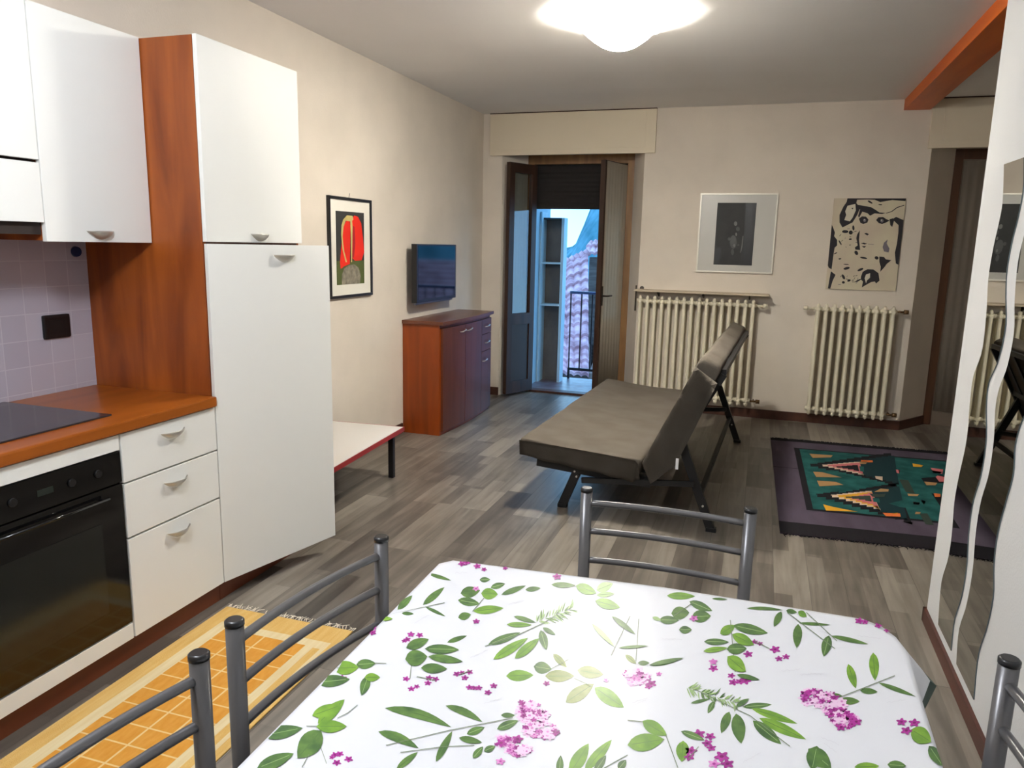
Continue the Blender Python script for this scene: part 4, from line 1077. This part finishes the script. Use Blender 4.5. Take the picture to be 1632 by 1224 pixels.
A.cluster(940, 840, 90, 60, 26, .5); A.cluster(985, 930, 90, 42, 16, .1); A.cluster(800, 985, 60, 30, 8); A.cluster(870, 1035, 60, 28, 11); A.flo(775, 1092, 22, 5); A.flo(925, 912, 26); A.flo(1055, 940, 24); A.flo(865, 975, 26); A.flo(780, 995, 26)
for q in ((540, 110, 70), (820, 270, 80, -.2), (330, 370, 90, -.5), (620, 550, 100, -.4), (690, 790, 100, -.3), (1440, 790, 110, -.3), (400, 1030, 60), (1200, 850, 60)): A.script(*q)
C = Crop(380, 880, 3.5575)
for q in ((538, 660, 682, 655, 40, 2), (668, 640, 778, 632, 28, 1), (443, 742, 632, 722, 34, 1), (735, 705, 698, 815, 28, 1), (715, 712, 803, 712, 24, 2), (450, 975, 602, 838, 36, 2), (418, 930, 585, 870, 34, 2), (442, 992, 614, 990, 36, 2), (470, 1015, 335, 1172, 62, 0), (135, 1045, 364, 1000, 38, 1), (105, 1230, 314, 1145, 38, 1), (800, 380, 875, 380, 12, 2)): C.leaf(*q)
for q in ((775, 632, 838, 634), (560, 945, 620, 915, 675, 870), (385, 990, 445, 990), (400, 1150, 360, 1224), (460, 1090, 500, 1200)): C.stem(*q)
for q in ((590, 715, 22), (740, 450, 20), (755, 430, 16), (548, 1150, 20), (575, 1145, 20), (558, 1195, 22), (625, 1175, 22), (530, 1165, 14)): C.flo(*q)
D = Crop(1000, 900, 3.264)
for q in ((205, 162, 352, 165, 19, 2), (322, 192, 442, 242, 22, 1), (228, 255, 322, 250, 34, 0), (334, 272, 434, 268, 33, 1), (165, 288, 268, 290, 22, 1), (130, 275, 175, 290, 10, 8), (268, 340, 335, 340, 20, 1), (440, 178, 520, 182, 6, 1),
        (620, 228, 808, 238, 9, 0, -4), (800, 245, 762, 325, 18, 0), (825, 240, 882, 250, 12, 1), (888, 245, 932, 272, 16, 2), (890, 305, 1055, 315, 8, 0), (888, 310, 880, 435, 24, 0), (1048, 370, 1020, 480, 26, 1), (1060, 372, 1252, 415, 12, 0),
        (482, 362, 560, 318, 24, 2), (550, 318, 730, 358, 26, 1), (545, 365, 658, 420, 28, 2), (398, 402, 528, 405, 17, 1), (395, 452, 520, 435, 14, 2), (516, 442, 620, 438, 28, 1), (520, 480, 615, 560, 36, 2), (568, 575, 688, 602, 13, 1),
        (113, 525, 292, 488, 12, 0), (565, 740, 632, 700, 13, 1), (598, 740, 752, 728, 16, 1), (645, 748, 885, 828, 20, 2), (685, 798, 930, 910, 27, 2), (652, 812, 800, 934, 30, 1), (565, 775, 592, 932, 36, 0), (530, 765, 488, 878, 24, 0), (450, 712, 418, 775, 15, 1), (328, 722, 432, 698, 9, 1),
        (1148, 518, 1188, 645, 22, 2), (1278, 458, 1288, 604, 26, 2), (1305, 615, 1498, 686, 12, 0), (1210, 655, 1302, 663, 16, 0), (1052, 682, 1118, 684, 13, 1), (1098, 708, 1208, 712, 20, 0),
        (0, 940, 192, 910, 46, 2), (78, 815, 205, 890, 34, 2), (278, 868, 402, 915, 18, 1), (290, 918, 282, 1028, 34, 2), (940, 960, 1060, 1060, 45, 1), (985, 945, 960, 1070, 44, 1), (1180, 1055, 1310, 1050, 22, 2), (1352, 1042, 1450, 1050, 24, 1), (1475, 860, 1580, 925, 44, 2), (1568, 945, 1640, 1050, 30, 1)): D.leaf(*q)
for q in ((830, 250, 1080, 440), (930, 250, 1090, 400), (535, 290, 560, 560), (350, 650, 640, 790, 845, 948), (1110, 690, 1250, 635, 1390, 580), (0, 812, 80, 820), (200, 890, 262, 1060), (240, 270, 340, 200), (320, 1010, 370, 950), (660, 400, 740, 440)): D.stem(*q, w=2)
D.fern(300, 640, 560, 720, 60, 60)
for q in ((345, 282, 20, 5), (445, 508, 20, 5), (447, 540, 22), (628, 466, 22), (540, 578, 18), (550, 612, 22), (585, 608, 20), (615, 605, 24), (660, 402, 16), (690, 412, 14), (768, 442, 24), (788, 490, 18), (825, 480, 18), (370, 882, 30), (430, 895, 24), (415, 930, 24), (436, 955, 22), (330, 970, 28), (322, 1002, 24), (490, 1000, 34), (520, 1038, 30), (450, 1038, 28, 5), (1425, 820, 24), (1492, 825, 26), (1450, 866, 26), (1205, 294, 20), (1235, 300, 16), (1305, 318, 18), (1350, 343, 15)): D.flo(*q)
D.cluster(970, 690, 60, 45, 14); D.cluster(1060, 730, 80, 55, 22, .5); D.cluster(1130, 810, 75, 40, 16, .2)
for q in ((925, 675, 26), (1000, 670, 24), (1075, 695, 26), (1060, 780, 26), (1110, 760, 28), (1150, 790, 28), (1190, 820, 26), (1110, 848, 24)): D.flo(*q)
for q in ((180, 390, 110, 0), (1200, 370, 120, .15), (800, 555, 100, -.1), (900, 575, 130, -.05), (1350, 720, 100, -.2), (1010, 900, 100, .4), (600, 1030, 110, -.5), (20, 740, 90, -.4), (1020, 930, 90, .6)): D.script(*q)
E_ = Crop(700, 1040, 4.08)
for q in ((780, 790, 790, 670, 24, 1), (850, 790, 972, 592, 46, 2), (945, 770, 1122, 568, 36, 2), (1010, 780, 1085, 670, 26, 1), (1165, 760, 1215, 700, 26, 1)): E_.leaf(*q)
E_.stem(1060, 760, 1225, 668, w=3)
obj('printed_flowers', pr, PRT, cl)

# =================================================================== CHAIRS
def chair():
    t_ = thing('dining_chair', '', 'chair', (0, 0, 0), 0, None, local=True)
    hw = .208
    def br(t, x):  # bowed rail offset
        return .019*(1-(x/hw)**2)
    for s in (-1, 1):
        b = B(); tube(b, [(s*hw, .035, 0), (s*hw, .01, .25), (s*hw, 0, .45), (s*hw, 0, .862)], .0155, 18); p = obj('back_post', b, CHAIRM, t_)
        b = B(); tube(b, [(s*hw, 0, .860), (s*hw, 0, .868), (s*hw, 0, .871)], [.0165, .0165, .013], 18); obj('post_cap', b, BLACKP, p)
        b = B(); tube(b, [(s*hw, 0, .44), (s*hw, -.30, .44), (s*hw, -.345, .42), (s*hw, -.365, .38), (s*hw, -.375, 0)], .0125, 14); obj('front_leg', b, CHAIRM, t_)
    for z in (.828, .75, .668):
        b = B(); tube(b, [(x, br(0, x), z) for x in [hw*(-1+2*k/14) for k in range(15)]], .0085, 12); obj('back_rail', b, CHAIRM, t_)
    b = B()
    N = 20; pts = []
    hx, y0, y1, r = .195, -.37, -.02, .05
    for cx, cy, a0 in ((hx-r, y1-r, 0), (-hx+r, y1-r, 90), (-hx+r, y0+r, 180), (hx-r, y0+r, 270)):
        for k in range(6): a = R(a0+90*k/5); pts.append((cx+r*math.cos(a), cy+r*math.sin(a)))
    prism(b, pts, .452, .485); obj('seat', b, mat('seat_dark', (40, 38, 40), .6), t_)
    return t_
ch = chair()
grp = 'grey tubular metal dining chairs around the table'
spots = [(-.192, 1.866, 0, 'grey metal chair at the far end of the table, facing the sofa bed'),
         (-.772, 1.164, 90-7.6, 'grey metal chair at the left side of the table, farther from the camera'),
         (-.800, .646, 90-5, 'grey metal chair at the bottom left, nearer to the camera'),
         (.42, 1.079, -90, 'grey metal chair at the right side of the table, cut by the photo edge')]
spots[0] = (spots[0][0], spots[0][1], 0, 'grey metal chair pushed to the far end of the table, before the sofa bed')
for i, (x, y, a, lab) in enumerate(spots):
    c = ch if i == 0 else copy_tree(ch)
    c.location = (x, y, 0); c.rotation_euler = (0, 0, R(a)); c['label'] = lab; c['group'] = grp

# =================================================================== LAMPS
def ceiling_lamp(x, y, label, strength, col, half=.205):
    t_ = thing('ceiling_lamp', label, 'lamp', (x, y, ZC))
    b = B(); lathe(b, [(.001, ZC-.002), (.09, ZC-.002), (.09, ZC-.0655), (.001, ZC-.0655)], x, y, 32); obj('base', b, mat('lamp_base', (230, 230, 228), .5), t_)
    b = B(); lathe(b, [(.001, ZC-.066), (half*.9, ZC-.066), (half*.9, ZC-.069), (.001, ZC-.069)], x, y, 40); obj('light_blocking_plate', b, mat('lamp_base', (230, 230, 228), .5), t_)  # added plate, keeps the shade's light from spilling onto the ceiling
    b = B(); N = 24; g = []
    for i in range(N+1):
        row = []
        for j in range(N+1):
            u = -1+2*i/N; v = -1+2*j/N
            rr_ = min(1.0, math.sqrt(u*u+v*v)); k = max(abs(u), abs(v))
            z = ZC-.078 - .105*(1-rr_**1.9) - .018*(k**4)*(abs(u*v)**1.2)*-1
            row.append(b.verts.new((x+half*u*(1-.12*v*v), y+half*v*(1-.12*u*u), z)))
        g.append(row)
    for i in range(N):
        for j in range(N):
            f = b.faces.new((g[i][j], g[i+1][j], g[i+1][j+1], g[i][j+1])); f.smooth = True
            if math.hypot(-1+2*(i+.5)/N, -1+2*(j+.5)/N) > .5: f.material_index = 1
    bmesh.ops.solidify(b, geom=list(b.faces), thickness=.005)
    gm = mat('lamp_glass_warm', (250, 246, 236), .3, emit=col, estr=strength)
    gm2 = mat('lamp_glass_rim', (250, 246, 236), .3, emit=col, estr=14)
    obj('glass_shade', b, [gm, gm2], t_)
    b = B()
    for sx, sy in ((-1, 0), (1, 0), (0, -1), (0, 1)):
        cx, cy = x+sx*.72*half, y+sy*.72*half
        b2 = tube(b, [(cx, cy, ZC-.055), (cx, cy, ZC-.128)], .006, 10)
    obj('clips', b, CHROME, t_)
    return t_
ceiling_lamp(-.83, 4.22, 'lit white glass ceiling lamp glowing at the top of the photo', LAMP_FAR, (255, 250, 240))
# globe pendant over the kitchen side of the table, above the frame
pl = thing('pendant_lamp', 'white glass globe lamp hanging over the kitchen side of the dining table', 'lamp', (-1.25, .9, ZC))
b = B(); lathe(b, [(.001, ZC-.001), (.05, ZC-.001), (.045, ZC-.03), (.001, ZC-.03)], -1.25, .9, 24); obj('ceiling_rose', b, mat('lamp_base', (230, 230, 228), .5), pl)
b = B(); tube(b, [(-1.25, .9, ZC-.03), (-1.25, .9, 2.36)], .004, 8); obj('cord', b, mat('cord_white', (225, 225, 222), .5), pl)
b = B(); lathe(b, [(.001, 2.38), (.03, 2.38), (.032, 2.345), (.001, 2.345)], -1.25, .9, 20); obj('cap', b, CHROME, pl)
b = B(); bmesh.ops.create_icosphere(b, subdivisions=4, radius=.13, matrix=Matrix.Translation((-1.25, .9, 2.22)))
obj('glass_globe', b, mat('lamp_glass_cool', (250, 250, 250), .3, emit=(240, 246, 255), estr=LAMP_NEAR), pl, smooth=True)
